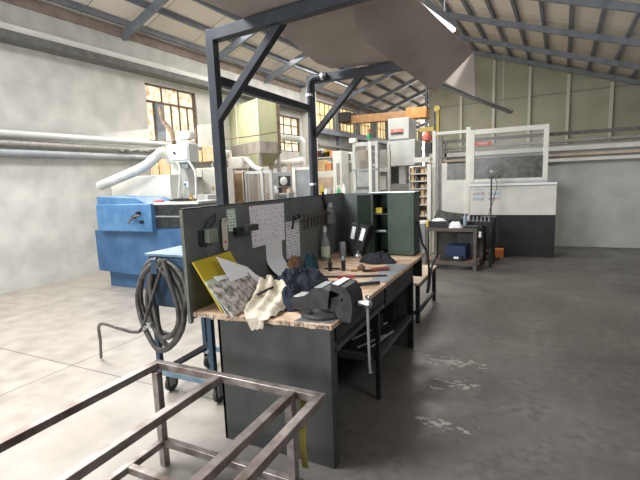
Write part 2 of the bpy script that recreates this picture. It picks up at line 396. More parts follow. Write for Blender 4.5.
# windows
def window(idx, q, rows, cols, m, header=.30, fm=M_rust, nodark=True):
    s0, s1, z0, z1 = q; w = obj('window_%d' % idx, MB(TW).box(-8.14, -8.10, s0, s1, z0, z1), m); w['kind'] = 'structure'
    f = MB(TW); t = .03
    f.box(-8.10, -8.04, s0, s1, z1 - t, z1); f.box(-8.10, -8.04, s0, s1, z0, z0 + t); f.box(-8.10, -8.04, s0, s0 + t, z0, z1); f.box(-8.10, -8.04, s1 - t * 1.8, s1, z0, z1)
    if header: zt = z1 - (z1 - z0) * header
    else: zt = z1
    if header:
        f.box(-8.10, -8.06, s0, s1, zt - .02, zt + .02)
        for i in range(1, 3): f.box(-8.10, -8.07, s0 + (s1 - s0) * i / 3 - .012, s0 + (s1 - s0) * i / 3 + .012, zt, z1)
    for i in range(1, cols): c = s0 + (s1 - s0) * i / cols; f.box(-8.10, -8.07, c - .012, c + .012, z0, zt)
    for j in range(1, rows): c = z0 + (zt - z0) * j / rows; f.box(-8.10, -8.07, s0, s1, c - .012, c + .012)
    obj('window_frame', f, fm, w)
    return w
w1 = window(1, WIN1, 1, 6, M_glass)
obj('open_pane', MB(TW).box(-8.09, -8.05, 6.78, 7.02, 2.75, 3.55), M_purlin, w1)
window(2, WIN2, 4, 3, M_glass, header=0)
for i, q in enumerate(CLER): window(3 + i, q, 2, 5, M_glassy, header=0, fm=M_purlin)
for k, (z, r_, m) in enumerate(((2.62, .06, M_greyw), (2.46, .05, M_meshg), (2.30, .07, M_greym))):
    solo('service_pipe', MB(TW).cyl((-7.88 + .0 * k, 3.0, z), (-7.88, 8.7, z), r_, seg=12), m, ('pale upper', 'brown grey middle', 'grey lower')[k] + ' service pipe running along the left wall under the big window', 'pipe')
for k, (z, r_, m) in enumerate(((3.0, .06, M_meshg), (2.7, .05, M_dark), (2.35, .08, M_greyw))):
    solo('service_pipe', MB(TW).cyl((-7.85, 13.8, z), (-7.85, 29.0, z), r_, seg=12), m, ('brown grey upper', 'black middle', 'pale lower')[k] + ' pipe running along the far left wall below the yellow windows', 'pipe')
# pale green panel wall closing the right part of the hall
gw = struct('wall_far', MB(TW).add([(-4.95, 18.2, 0), (3.9, 18.2, 0), (3.9, 18.2, zl(3.9)), (NR, 18.2, ZR), (-4.95, 18.2, zl(-4.95)), (-4.95, 18.4, 0), (3.9, 18.4, 0), (3.9, 18.4, zl(3.9)), (NR, 18.4, ZR), (-4.95, 18.4, zl(-4.95))],
    [(0, 1, 2, 3, 4), (9, 8, 7, 6, 5), (0, 4, 9, 5), (1, 6, 7, 2), (0, 5, 6, 1), (4, 3, 8, 9), (3, 2, 7, 8)]), M_concp)
for n_ in (-3.62, -2.40, -1.15, .1, 1.4, 2.6): obj('wall_rib', MB(TW).box(n_ - .05, n_ + .05, 18.08, 18.2, 0, zl(n_) - .3), M_conc2, gw)
obj('wall_seam', MB(TW).box(-4.9, 3.4, 18.17, 18.2, 4.5, 4.55), M_meshg, gw)
o = solo('wall_column', MB(TW).box(-5.06, -4.95, 18.0, 18.11, 0, 6.0), M_purlin, 'dark steel column at the left edge of the pale green panel wall', 'column'); o['kind'] = 'structure'
# light rows hung under the roof
def light_row(p, q, w, label, dim=False):
    t = thing('hanging_light', (Vector(p) + Vector(q)) / 2, label, 'light')
    obj('lamp_housing', MB().beam(p, q, w, .07), M_greym, t)
    if dim: d = Vector((.075, 0, .03)); obj('edge_strip', MB().beam(Vector(p) + d, Vector(q) + d, .03, .03), M_white, t)
    else: d = Vector((0, 0, -.05)); obj('light_tube', MB().beam(Vector(p) + d, Vector(q) + d, w * .6, .03), M_tube, t)
    for k in (.15, .85):
        c = Vector(p).lerp(Vector(q), k); top = Vector((c.x, c.y, zl((TW.inverted() @ c).x) - .1)); obj('hanging_rod', MB().cyl(c, top, .008, seg=6), M_greym, t)
light_row((-1.02, 3.35, 3.2), (-.71, 4.78, 3.2), .08, 'bright fluorescent batten above the edge of the hanging board')
light_row((-1.72, 9.3, 3.6), (-.45, 15.0, 3.6), .12, 'long grey trunking with a white edge running behind the hanging board', True)

# ================================================================== STEEL FRAME OVER THE BENCH
FT = thing('gantry_frame', (-1.9, 3.05, 0), 'charcoal steel portal frame standing behind the workbench partition', 'frame')
for y in (2.44, 3.93):
    obj('post', MB().box(-1.985, -1.92, y - .032, y + .032, 0, 2.70), M_post, FT, .004)
    obj('top_beam', MB().beam((-1.92, y, 2.66), (.02, y - .16, 2.675), .07, .075) if y < 3 else MB().box(-1.92, -.99, y - .035, y + .035, 2.62, 2.70), M_post, FT, .004)
    obj('brace', MB().beam((-1.94, y, 2.11), (-1.39, y, 2.66), .052, .06, (0, 1, 0)), M_post, FT, .003)
obj('side_rail', MB().box(-1.98, -1.925, 2.472, 3.898, 2.345, 2.405), M_post, FT, .003)
cp = MB().tube(smooth_pts([(-1.935, 3.862, 1.3), (-1.935, 3.862, 2.45), (-1.93, 3.862, 2.60), (-1.89, 3.86, 2.655), (-1.82, 3.86, 2.66), (-1.74, 3.86, 2.66)]), .03, 12)
co = solo('conduit_pipe', cp, M_post, 'dark bent conduit clamped to the rear gantry post', 'pipe')
for c in ((-1.935, 3.862, 2.50), (-1.935, 3.862, 1.63)): obj('pipe_clamp', MB().cyl((c[0], c[1], c[2] - .012), (c[0], c[1], c[2] + .012), .036), M_tape, co, label='silver clamp')
obj('pipe_clamp', MB().cyl((-1.80, 3.86, 2.66), (-1.775, 3.86, 2.66), .036), M_tape, co, label='silver clamp')

# boards lying on and hanging from the frame
A = [(-1.72, 2.0, 2.712), (-1.60, 2.77, 2.712), (-1.72, 3.60, 2.712), (-1.68, 3.84, 2.712), (-1.10, 3.98, 2.712), (-1.08, 3.0, 2.712), (-.98, 2.6, 2.712), (-.93, 2.0, 2.712)]
solo('cover_board', MB().slab(A, (0, 0, .012)), M_felt, 'grey brown board lying flat across the two gantry beams', 'board')
def sheet(u, v):      # bilinear patch, sagging towards its far corner
    a = Vector((-1.085, 2.945, 2.660)); b = Vector((-.79, 1.95, 2.80)); c = Vector((-0.426, 4.000, 2.702)); d = Vector((-0.838, 4.450, 2.498))
    p = (a * (1 - u) * (1 - v) + b * u * (1 - v) + c * u * v + d * (1 - u) * v)
    return p + Vector((0, 0, .05 * math.sin(math.pi * v) * math.sin(math.pi * u)))
HB = thing('hanging_board', (-0.838, 4.450, 2.498), 'large creased grey brown board drooping over the end of the gantry beam', 'board')
obj('board_panel', MB().grid(sheet, 14, 14, .008), M_felt, HB)
obj('folded_flap', MB().slab([(-0.426, 4.000, 2.702), (-0.430, 4.250, 2.371), (-0.698, 4.420, 2.551), (-0.727, 4.420, 2.573)], (.006, .008, 0)), M_felt, HB)


# ================================================================== WORKBENCH
BT = .87
B = thing('workbench', (-1.4, 3.2, 0), 'long grey green steel workbench with a battered wooden top and tall back partition', 'workbench')
nr = random.Random(3)
def ragged_top():
    mb = MB(); near = []
    xs = [-1.86 + i * (.93 / 24) for i in range(25)]
    for x in xs: near.append((x, 1.955 + (x + 1.86) * .07 + nr.uniform(-.012, .008), BT - .028))
    pts = near + [(-.925, 2.3, BT - .028), (-.925, 4.42, BT - .028), (-1.86, 4.42, BT - .028)]
    return mb.slab(pts, (0, 0, .028))
obj('bench_top', ragged_top(), M_wood, B)
e = MB()
for i in range(30):
    x = -1.85 + i * .0302 + nr.uniform(-.01, .01); yy = 1.955 + (x + 1.86) * .07
    d = nr.uniform(-.004, .014) * (2.2 if x < -1.55 and nr.random() < .35 else 1); e.slab([(x, yy - .006, BT - .004), (x + .034, yy - .006, BT - .004), (x + .024 + nr.uniform(-.01, .01), yy - .006, BT - .02 - d), (x + .004, yy - .006, BT - .015 - d)], (0, .014, 0))
obj('splintered_edge', e, M_woodd, B)
ep = MB(); ep.box(-1.73, -.945, 2.03, 2.045, 0, .842); ep.box(-.944, -.94, 2.03, 2.10, 0, .842); ep.box(-.985, -.945, 2.026, 2.029, 0, .842); ep.box(-1.73, -1.71, 2.03, 2.12, 0, .842)
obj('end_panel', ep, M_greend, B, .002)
obj('rear_light_block', MB().box(-1.745, -1.731, 2.05, 4.38, .0, .84), M_greend, B)  # run along the whole back to block left light under the bench
obj('apron', MB().box(-.985, -.94, 2.075, 3.02, .745, .842), M_dark, B, .002)
obj('apron_rail', MB().beam((-.955, 2.075, .70), (-.955, 3.02, .70), .03, .03), M_greend, B)
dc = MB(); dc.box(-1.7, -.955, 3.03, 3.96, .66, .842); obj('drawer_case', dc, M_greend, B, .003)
dr = obj('drawer', MB().box(-.957, -.938, 3.05, 3.94, .675, .83), M_dark, B, .003)
for y in (2.87, 3.93):
    for x in (-.955, -1.70): obj('leg', MB().box(x - .015, x + .015, y + .0, y + .035, 0, .70), M_dark, B, .002)
obj('shelf_rail', MB().box(-.985, -.945, 2.89, 3.91, .30, .345), M_greend, B); obj('shelf_rail', MB().box(-1.72, -.985, 2.855, 2.895, .30, .345), M_greend, B)
obj('lower_shelf', MB().box(-1.70, -.985, 2.88, 3.92, .325, .338), M_dark, B)
obj('end_panel', MB().box(-1.72, -.95, 3.955, 3.975, 0, .70), M_greend, B, .002)
obj('end_apron', MB().box(-1.72, -.95, 4.38, 4.40, .62, .842), M_dark, B, .002)
# partition
pt = MB(); pt.box(-1.878, -1.86, 1.94, 4.47, BT - .05, 1.512); pt.box(-1.878, -1.855, 1.935, 1.955, .80, 1.512)
PT = obj('back_partition', pt, M_green, B, .002)
obj('edge_strip', MB().box(-1.878, -1.853, 1.928, 1.935, .80, 1.512), mat('olive_worn_edge', (.09, .10, .08), (.15, .155, .13), .5, .2, 20), PT)
obj('back_partition', MB().box(-1.86, -1.40, 4.455, 4.475, BT, 1.512), M_green, B, .002)
obj('top_lip', MB().box(-1.88, -1.857, 1.94, 4.47, 1.512, 1.520), M_dark, PT)
# steel wear plates on the top
solo('wear_plate', MB().slab([(-1.16, 2.005, BT + .001), (-.94, 2.03, BT + .001), (-.93, 2.33, BT + .001), (-1.12, 2.33, BT + .001)], (0, 0, .003)), M_bright, 'bright worn steel plate under the vise at the bench corner', 'plate')
solo('wear_plate', MB().slab([(-1.06, 3.03, BT + .001), (-.935, 3.03, BT + .001), (-.935, 3.80, BT + .001), (-1.13, 3.70, BT + .001)], (0, 0, .003)), M_greym, 'grey steel plate along the bench front edge beyond the files', 'plate')

# cabinet on the bench
CB = thing('tool_cabinet', (-1.21, 4.3, BT), 'dark green steel cabinet with its left door open at the far bench end', 'cabinet')
x0, x1, ya, yb, zb, zt = -1.43, -.985, 4.20, 4.45, BT + .001, 1.515
c = MB(); c.box(x0, x0 + .015, ya, yb, zb, zt); c.box(x1 - .015, x1, ya, yb, zb, zt); c.box(x0, x1, ya, yb, zb, zb + .02); c.box(x0, x1, ya, yb, zt - .015, zt)
obj('cabinet_body', c, M_cab, CB, .002)
obj('lit_top_plate', MB().box(x0 - .03, x1 + .008, ya - .012, yb, zt, zt + .006), M_tape, CB)  # silver tone stands for light caught on the cabinet's top face
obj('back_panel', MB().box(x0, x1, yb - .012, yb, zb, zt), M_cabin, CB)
obj('shelf', MB().box(x0 + .015, x1 - .015, ya + .03, yb - .01, 1.29, 1.30), M_cab, CB); obj('shelf', MB().box(x0 + .015, x1 - .015, ya + .03, yb - .01, 1.10, 1.11), M_cab, CB)
dm = x0 + .175
rd = obj('door', MB().box(dm, x1, ya - .018, ya - .002, zb + .01, zt - .005), M_cab, CB, .003)
obj('door_panel', MB().box(dm + .03, x1 - .03, ya - .021, ya - .017, zb + .05, zt - .05), M_cab, rd, .001)
ld = obj('door', MB().beam((x0 - .006, ya - .01, (zb + zt) / 2), (x0 - .11, ya - .14, (zb + zt) / 2), .014, zt - zb - .03), M_cab, CB)
kb = obj('door_knob', MB().cyl((dm + .02, ya - .03, 1.2), (dm + .02, ya - .016, 1.2), .008, seg=10), M_dark, rd)
solo('parts_box', MB().box(-1.405, -1.335, 4.25, 4.33, 1.302, 1.36), M_yellow, 'small yellowish box on the top shelf of the green cabinet', 'box', bevel=.002)
solo('steel_bar', MB().box(-1.40, -1.29, 4.24, 4.27, 1.112, 1.125), M_bright, 'short steel bar on the middle shelf of the green cabinet', 'bar')
solo('small_fitting', MB().lathe((-1.33, 4.24, BT + .021), [(.012, 0), (.012, .01), (.006, .012), (.006, .02)], 10), M_copper, 'small brass fitting on the floor of the green cabinet', 'fitting')

# box files and wall of black holders beside the cabinet
for (x, y, rz, lab, lb) in ((-1.64, 4.08, .22, 'black box file leaning beside the cabinet, nearer the bottle', 0), (-1.53, 4.0, .30, 'black box file leaning against the open cabinet door', 1)):
    t = thing('box_file', (x, y, BT), lab, 'file')
    T = Matrix.Translation((x, y, BT + .016)) @ Matrix.Rotation(rz, 4, 'Y')
    obj('file_body', MB(T).box(-.045, .045, -.02, .2, 0.0, .33), M_black, t, .003)
    obj('spine_label', MB(T).box(-.018, .022, -.024, -.02, .17, .30), M_paper, t, label='white spine label')
t = thing('document_tray', (-1.55, 4.32, BT), 'black open document holder with white papers behind the leaning files', 'holder')
obj('tray_body', MB().box(-1.67, -1.44, 4.28, 4.44, BT + .001, 1.16), M_black, t, .003); obj('papers', MB().box(-1.58, -1.44, 4.27, 4.43, 1.162, 1.175), M_paper, t)
solo('drinks_can', MB().lathe((-1.655, 3.93, BT + .001), [(.028, 0), (.033, .01), (.033, .15), (.028, .165), (.026, .166)], 18), M_greym, 'pale grey can standing beside the spray bottle', 'can')
solo('glass_jar', MB().lathe((-1.50, 3.95, BT + .001), [(.035, 0), (.042, .01), (.042, .03), (.03, .045), (.012, .05), (.012, .065), (.02, .075)], 18), M_bright, 'small squat steel pot with a knob in front of the files', 'pot')
BO = thing('spray_bottle', (-1.79, 3.80, BT), 'clear plastic bottle with green white label and white cap, standing against the partition', 'bottle')
obj('bottle_body', MB().lathe((-1.79, 3.80, BT + .001), [(.042, 0), (.045, .01), (.045, .16), (.040, .185), (.018, .235), (.015, .28)], 20), mat('milky_plastic', (.40, .46, .46), None, .25, trans=.4), BO)
obj('bottle_label', MB().lathe((-1.79, 3.80, BT + .03), [(.0455, 0), (.0457, .005), (.0457, .105), (.0455, .11)], 20), M_label, BO)
obj('bottle_cap', MB().lathe((-1.79, 3.80, BT + .28), [(.017, 0), (.019, .01), (.017, .05), (.012, .06)], 14), M_cloth_w, BO)

# things fixed on the partition (x = -1.86)
PX = -1.86
def onwall(name, pts, m, label, cat, t=.003, dx=.002, group=None):
    return solo(name, MB().slab([(PX + dx, y, z) for y, z in pts], (t, 0, 0)), m, label, cat, group)
onwall('drawing_sheet', [(2.62, 1.488), (3.135, 1.484), (3.125, 1.165), (2.64, 1.168)], M_writem, 'large paper sheet with magenta and blue handwriting pinned on the partition', 'paper', .001)
onwall('notes_sheet', [(3.15, 1.315), (3.40, 1.308), (3.39, .975), (3.14, .99)], M_writeg, 'paper sheet of dense grey writing hung right of the magenta sheet', 'paper', .001)
onwall('list_label', [(2.35, 1.482), (2.45, 1.484), (2.46, 1.325), (2.365, 1.322)], M_writes, 'pale green list label left of the magenta sheet', 'label', .001)
def curl(u, v):
    y = 2.82 + .25 * u; z = 1.185 - .295 * v; x = PX + .003
    if v > .45: k = (v - .45) / .55; x += .13 * k * k; y += .02 * k
    return (x, y, z if v < .95 else z)
solo('curled_sheet', MB().grid(curl, 6, 14, .001), M_paper, 'blank lower paper sheet curling away from the partition onto the bench', 'paper')
# hanging tag with a red mark
HT = thing('hanging_tag', (PX, 2.3, 1.21), 'cream hanging tag plate with a red triangle mark on the partition', 'tag')
obj('tag_plate', MB().slab([(PX + .03, 2.255, 1.40), (PX + .03, 2.27, 1.43), (PX + .03, 2.30, 1.43), (PX + .03, 2.315, 1.40), (PX + .03, 2.31, 1.235), (PX + .03, 2.29, 1.21), (PX + .03, 2.275, 1.21), (PX + .03, 2.255, 1.235)], (.004, 0, 0)), mat('cream_enamel', (.55, .53, .46), (.66, .64, .56), .5, 0, 12), HT)
obj('red_mark', MB().slab([(PX + .035, 2.272, 1.262), (PX + .035, 2.295, 1.262), (PX + .035, 2.284, 1.284)], (.001, 0, 0)), M_red, HT)
obj('screw', MB().cyl((PX, 2.285, 1.41), (PX + .038, 2.285, 1.41), .005, seg=8), M_dark, HT)
# green gauge box with levers
GB = thing('pipe_bracket', (PX, 2.14, 1.27), 'small sage green box with dark levers near the left end of the partition', 'bracket')
obj('bracket_box', MB().box(PX, PX + .05, 2.10, 2.19, 1.285, 1.375), mat('sage_paint', (.17, .20, .16), (.26, .29, .23), .5, 0, 10), GB, .004)
obj('back_plate', MB().box(PX, PX + .012, 2.055, 2.12, 1.27, 1.37), M_dark, GB, .002)
obj('lever', MB().tube([(PX + .02, 2.10, 1.385), (PX + .035, 2.12, 1.43), (PX + .035, 2.16, 1.455), (PX + .03, 2.20, 1.47)], .006, 8), M_dark, GB)
obj('lever', MB().tube([(PX + .03, 2.15, 1.385), (PX + .04, 2.18, 1.42), (PX + .04, 2.19, 1.47)], .007, 8), M_dark, GB)
obj('bolt', MB().cyl((PX, 2.08, 1.275), (PX + .04, 2.08, 1.275), .012, seg=8), M_dark, GB)
MG = thing('magnet_holder', (PX, 2.5, 1.3), 'dark grey block clamp beside the magenta sheet', 'clamp')
obj('clamp_block', MB().box(PX + .04, PX + .09, 2.47, 2.61, 1.315, 1.36), M_greend, MG, .003); obj('clamp_foot', MB().box(PX, PX + .05, 2.41, 2.48, 1.295, 1.35), M_dark, MG, .004)
# tool rail
TR = thing('tool_rail', (PX, 3.65, 1.33), 'steel bar rail on the partition with hooks for cutters', 'rail')
obj('rail_bar', MB().beam((PX + .06, 3.25, 1.325), (PX + .06, 4.05, 1.345), .018, .014), M_bright, TR)
for k in range(2): obj('rail_arm', MB().box(PX, PX + .06, 3.32 + k * .62, 3.335 + k * .62, 1.32, 1.34), M_dark, TR)
tm = thing('hex_key', (PX + .075, 3.36, 1.33), 'first dark bent hex key from the left on the tool rail', 'tool', 'hex keys on the tool rail')
obj('key_shaft', MB().tube([(PX + .075, 3.36, 1.225), (PX + .075, 3.36, 1.325), (PX + .085, 3.36, 1.345), (PX + .055, 3.37, 1.352)], .006, 6), mat('rusty_tool', (.05, .035, .03), (.10, .06, .045), .5, .5, 10), tm)
for k in range(1, 8): dup(tm, (PX + .075, 3.36 + .07 * k, 1.33 + .002 * k), ('second', 'third', 'fourth', 'fifth', 'sixth', 'seventh', 'last')[k - 1] + ' dark bent hex key from the left on the tool rail', 'hex keys on the tool rail')
solo('cutter_tongs', MB().tube([(PX + .05, 3.18, 1.25), (PX + .06, 3.20, 1.36), (PX + .05, 3.30, 1.375), (PX + .05, 3.33, 1.32)], .010, 8), M_dark, 'dark bent tongs hooked at the left end of the tool rail', 'tongs')
solo('belt_strap', MB().grid(lambda u, v: (PX + .01 + .005 * math.sin(3 * v), 3.88 + .05 * u + .10 * v, 1.55 - .27 * v), 2, 8, .006), M_dark, 'dark strap hanging over the partition above the bottle', 'strap')
GP = thing('clip_gun', (PX, 4.0, 1.25), 'grey gun shaped tool hanging at the right end of the tool rail', 'tool')
obj('tool_grip', MB().slab([(PX + .03, 3.96, 1.39), (PX + .03, 4.04, 1.40), (PX + .03, 4.09, 1.22), (PX + .03, 3.95, 1.215)], (.035, 0, 0)), M_greym, GP, .004)
obj('tool_head', MB().cyl((PX + .045, 4.0, 1.38), (PX + .045, 4.0, 1.43), .025, seg=12), M_greyw, GP)

# yellow folder, papers and dirty plate leaning on the left end
def lean(y0, y1, zt, xb, t, dy=0, ytop=None):
    return [(xb, y0, BT + .004), (xb, y1, BT + .004), (-1.835, (ytop or (y0, y1))[1] + dy, zt), (-1.835, (ytop or (y0, y1))[0] + dy, zt)]
solo('yellow_folder', MB().slab([(-1.66, 2.0, BT + .008), (-1.66, 2.36, BT + .008), (-1.820, 2.316, 1.200), (-1.820, 1.950, 1.192)], (-.010, 0, -.006)), M_yellow, 'large yellow folder leaning on the partition behind the papers', 'folder')
solo('pale_pad', MB().slab([(-1.60, 1.96, BT + .004), (-1.60, 2.3, BT + .004), (-1.74, 2.3, 1.07), (-1.74, 1.95, 1.07)], (.006, 0, .005)), M_greenpad, 'pale green pad showing along the edge under the dirty plate', 'pad')
solo('loose_sheet', MB().slab([(-1.64, 2.15, .94), (-1.64, 2.50, .92), (-1.745, 2.398, 1.075), (-1.745, 2.077, 1.204)], (.002, 0, .002)), M_paper, 'white folded sheet on the yellow folder, upper of the two', 'paper')
solo('loose_sheet', MB().slab([(-1.62, 2.1, .93), (-1.62, 2.60, .89), (-1.725, 2.391, 1.049), (-1.725, 2.012, 1.090)], (.002, 0, .002)), M_paper, 'white sheet poking out right above the dirty plate', 'paper')
solo('dirty_plate', MB().slab([(-1.535, 1.93, BT + .008), (-1.565, 2.36, BT + .008), (-1.705, 2.339, 1.047), (-1.705, 1.921, 1.062)], (.010, 0, .007)), M_galv, 'stained silvery metal plate leaning in front of the yellow folder', 'plate')

# cloths
def heap(cx, cy, rx, ry, h, seed, nu=40, nv=12, fold=7, base=BT + .004, rot=0):
    mb = MB(); sd = Vector((seed * 3.1, seed * 1.7, 0)); vs = []; fs = []
    for j in range(nv + 1):
        r = j / nv
        for i in range(nu):
            a = 2 * math.pi * i / nu
            k = 1 + .22 * noise.noise(Vector((math.cos(a), math.sin(a), seed))) + .10 * math.sin(5 * a + seed)
            x, y = rx * r * k * math.cos(a), ry * r * k * math.sin(a)
            p = Vector((x, y, 0)) * fold + sd
            rid = 1 - abs(noise.noise(p)) * 2.4; rid2 = 1 - abs(noise.noise(p * 2.3)) * 2
            rid3 = 1 - abs(noise.noise(p * 4.1)) * 2
            z = h * max(0, (1 - r ** 3.2)) * (.42 + .50 * max(rid, -.2)) + h * .30 * rid2 * (1 - r ** 4) + h * .10 * rid3 * (1 - r ** 4) + .006
            if j == nv: z = 0
            c_, s_ = math.cos(rot), math.sin(rot)
            vs.append((cx + x * c_ - y * s_, cy + x * s_ + y * c_, base + max(z, 0)))
    for j in range(nv):
        for i in range(nu):
            fs.append((j * nu + i, j * nu + (i + 1) % nu, (j + 1) * nu + (i + 1) % nu, (j + 1) * nu + i))
    fs.append(tuple(range(nv * nu, (nv + 1) * nu))[::-1])
    mb.add(vs, fs, True); return mb
solo('work_jacket', heap(-1.47, 2.60, .21, .38, .135, 2, 70, 24, 8), M_navy, 'crumpled navy blue work jacket heaped on the bench beside the vise', 'jacket')
solo('glove', heap(-1.32, 2.26, .09, .12, .11, 5, 40, 12, 7), M_navy, 'dark navy cloth bunched right behind the vise body', 'cloth')
solo('dark_cloth', heap(-1.24, 3.80, .17, .12, .075, 9, 60, 18, 11), M_blackcloth, 'crumpled black cloth in front of the green cabinet', 'cloth')
solo('teal_glove', heap(-1.72, 3.33, .06, .10, .13, 12, 30, 10, 9), M_teal, 'dark teal glove standing crumpled against the partition', 'glove')
solo('leather_pouch', heap(-1.78, 3.12, .05, .10, .12, 14, 30, 10, 9), M_brownpaper, 'brown leather pouch against the partition behind the curled sheet', 'pouch')
solo('worn_glove', heap(-1.56, 2.98, .10, .14, .05, 21, 40, 10, 12), mat('stained_glove', (.06, .055, .05), (.22, .19, .16), .9, 0, 18, .2), 'stained grey glove lying beyond the navy jacket', 'glove')
def rag(u, v):
    # v runs from the top near the plate down across the bench and over its edge
    path = [Vector((-1.60, 2.42, .945)), Vector((-1.52, 2.36, .98)), Vector((-1.44, 2.24, .955)), Vector((-1.40, 2.12, .91)), Vector((-1.385, 2.0, .892)), Vector((-1.37, 1.945, .865)), Vector((-1.365, 1.935, .81))]
    wid = [.08, .18, .22, .22, .20, .13, .07]
    f = v * (len(path) - 1); i = min(int(f), len(path) - 2); k = f - i
    p = path[i].lerp(path[i + 1], k); w = wid[i] * (1 - k) + wid[i + 1] * k
    s_ = (u - .5) * 2; p = p + Vector((.82, .30, -.04)) * (s_ * w * .55)
    p.z += .022 * math.sin(u * 15 + v * 3) * (1 - .5 * v) * (1 if v < .7 else .3) + .035 * (1 - s_ * s_) * (1 - v) + .03 * (.5 - abs(noise.noise(p * 11 + Vector((3, 1, 0))))) + .018 * noise.noise(p * 24)
    if p.y > 1.95: p.z = max(p.z, BT + .006)
    return p
solo('cream_rag', MB().grid(rag, 30, 30, .004), M_cream_rag, 'cream cloth rag draped from the plate over the bench edge', 'rag')
solo('dark_strip', MB().beam((-1.53, 2.12, .945), (-1.42, 2.22, 1.0), .02, .012), M_black, 'short black strip tucked in the cream rag', 'strip')

# bench vise, screw along +X
V = thing('bench_vise', (-1.04, 2.2, BT), 'heavy dark iron bench vise bolted at the near bench corner', 'vise')
obj('swivel_base', MB().lathe((-1.06, 2.17, BT + .004), [(.125, 0), (.128, .012), (.118, .026), (.07, .032), (.06, .05)], 36), M_cast, V)
obj('base_bolt', MB().lathe((-1.09, 2.085, BT + .026), [(.016, 0), (.016, .012), (.009, .013), (.009, .02)], 6), M_dark, V)
vb = MB(); vb.slab([(-1.24, 2.14, .90), (-.93, 2.14, .90), (-.90, 2.14, .93), (-.93, 2.14, .985), (-1.10, 2.14, .99), (-1.24, 2.14, .965)], (0, .12, 0)); obj('vise_body', vb, M_cast, V, .004)
obj('anvil_plate', MB().box(-1.235, -1.125, 2.145, 2.255, .966, .976), M_bright, V, .002, 'bright worn anvil face')
fj = MB(); fj.slab([(-1.12, 2.11, .93), (-1.12, 2.11, 1.0), (-1.09, 2.11, 1.035), (-1.03, 2.11, 1.045), (-.985, 2.11, 1.03), (-1.0, 2.11, .93)], (0, .18, 0)); obj('fixed_jaw', fj, M_cast, V, .005)
obj('jaw_plate', MB().box(-1.08, -1.03, 2.12, 2.28, 1.044, 1.049), M_greym, V, .002, 'worn jaw plate')
mj = MB(); mj.slab([(-.915, 2.11, .868), (-.858, 2.11, .868), (-.846, 2.11, .95), (-.855, 2.11, 1.01), (-.885, 2.11, 1.06), (-.965, 2.11, 1.073), (-.968, 2.11, 1.045), (-.920, 2.11, 1.028), (-.893, 2.11, .995), (-.900, 2.11, .962), (-.935, 2.11, .945), (-.94, 2.11, .90)], (0, .18, 0)); obj('moving_jaw', mj, M_cast, V, .004)
obj('jaw_plate', MB().slab([(-.960, 2.115, 1.0735), (-.925, 2.115, 1.069), (-.925, 2.28, 1.069), (-.960, 2.28, 1.0735)], (0, 0, .006)), M_bright, V, .002, 'bright jaw plate')
obj('guide_bar', MB().box(-.98, -.90, 2.155, 2.245, .90, .96), M_dark, V)
obj('screw', MB().cyl((-.84, 2.2, .955), (-.765, 2.2, .955), .016, seg=16), M_bright, V)
sh = obj('screw_head', MB().lathe((-.80, 2.2, .955), [(.014, 0), (.026, .006), (.026, .03), (.014, .04)], 16, (1, 0, 0)), M_bright, V)
obj('handle_bar', MB().tube([(-.787, 2.205, .985), (-.785, 2.205, .76), (-.78, 2.205, .55)], .0085, 10), M_greym, V)
for z in (.992, .545): obj('handle_knob', MB().lathe((-.786 if z > .9 else -.78, 2.205, z - .008), [(.004, -.002), (.014, .003), (.016, .010), (.012, .018), (.003, .021)], 12), M_chrome, V)

# small tools on the top
def punch(x, y, lab, h=.085):
    t = thing('socket_tool', (x, y, BT), lab, 'tool')
    obj('socket_body', MB().lathe((x, y, BT + .001), [(.017, 0), (.019, .004), (.019, h * .7), (.022, h * .72), (.022, h * .85), (.018, h * .88)], 14), M_dark, t)
    obj('socket_tip', MB().lathe((x, y, BT + h * .85), [(.012, 0), (.010, .015), (.010, .035), (.006, .04)], 12), M_bright if h > .1 else M_dark, t)
punch(-1.52, 3.31, 'dark short cylindrical socket standing left of the taller one')
punch(-1.41, 3.35, 'dark tall cylindrical socket with bright tip standing on the bench', .105)
solo('hex_bar', MB().beam((-1.60, 3.36, BT + .008), (-1.46, 3.40, BT + .008), .012, .012), M_dark, 'short dark bar lying behind the short socket', 'bar')
solo('long_file', MB().beam((-1.46, 3.06, BT + .008), (-.985, 3.24, BT + .008), .028, .012), M_dark, 'long flat dark bar lying across the bench', 'bar')
SC = thing('screwdriver', (-1.30, 3.1, BT), 'screwdriver with red handle lying against the long flat bar', 'screwdriver')
obj('handle', MB().tube([(-1.33, 3.045, BT + .016), (-1.26, 3.075, BT + .016), (-1.21, 3.095, BT + .016)], .013, 10, r1=.009), M_handle_red, SC); obj('shaft', MB().cyl((-1.21, 3.095, BT + .016), (-1.10, 3.14, BT + .012), .004, seg=8), M_dark, SC)
FI = thing('hand_file', (-1.05, 2.95, BT), 'dark handled file lying near the bench front edge', 'file')
obj('handle', MB().tube([(-1.10, 2.86, BT + .016), (-1.02, 2.92, BT + .018), (-.96, 2.97, BT + .016)], .013, 10), M_black, FI); obj('blade', MB().beam((-1.24, 2.76, BT + .010), (-1.10, 2.86, BT + .012), .018, .006), M_dark, FI)
HM = thing('red_grip_pliers', (-1.12, 3.4, BT), 'pliers with dull red grips lying behind the long flat bar', 'pliers')
obj('grip', MB().tube([(-1.16, 3.36, BT + .015), (-1.10, 3.42, BT + .018), (-1.03, 3.46, BT + .014)], .013, 10), mat('dull_red_grip', (.20, .05, .04), None, .5), HM); obj('grip', MB().tube([(-1.17, 3.40, BT + .015), (-1.11, 3.46, BT + .018), (-1.05, 3.51, BT + .014)], .012, 10), mat('dull_red_grip', (.2, .05, .04)), HM)
obj('jaw', MB().beam((-1.23, 3.34, BT + .014), (-1.16, 3.38, BT + .014), .03, .014), M_dark, HM)
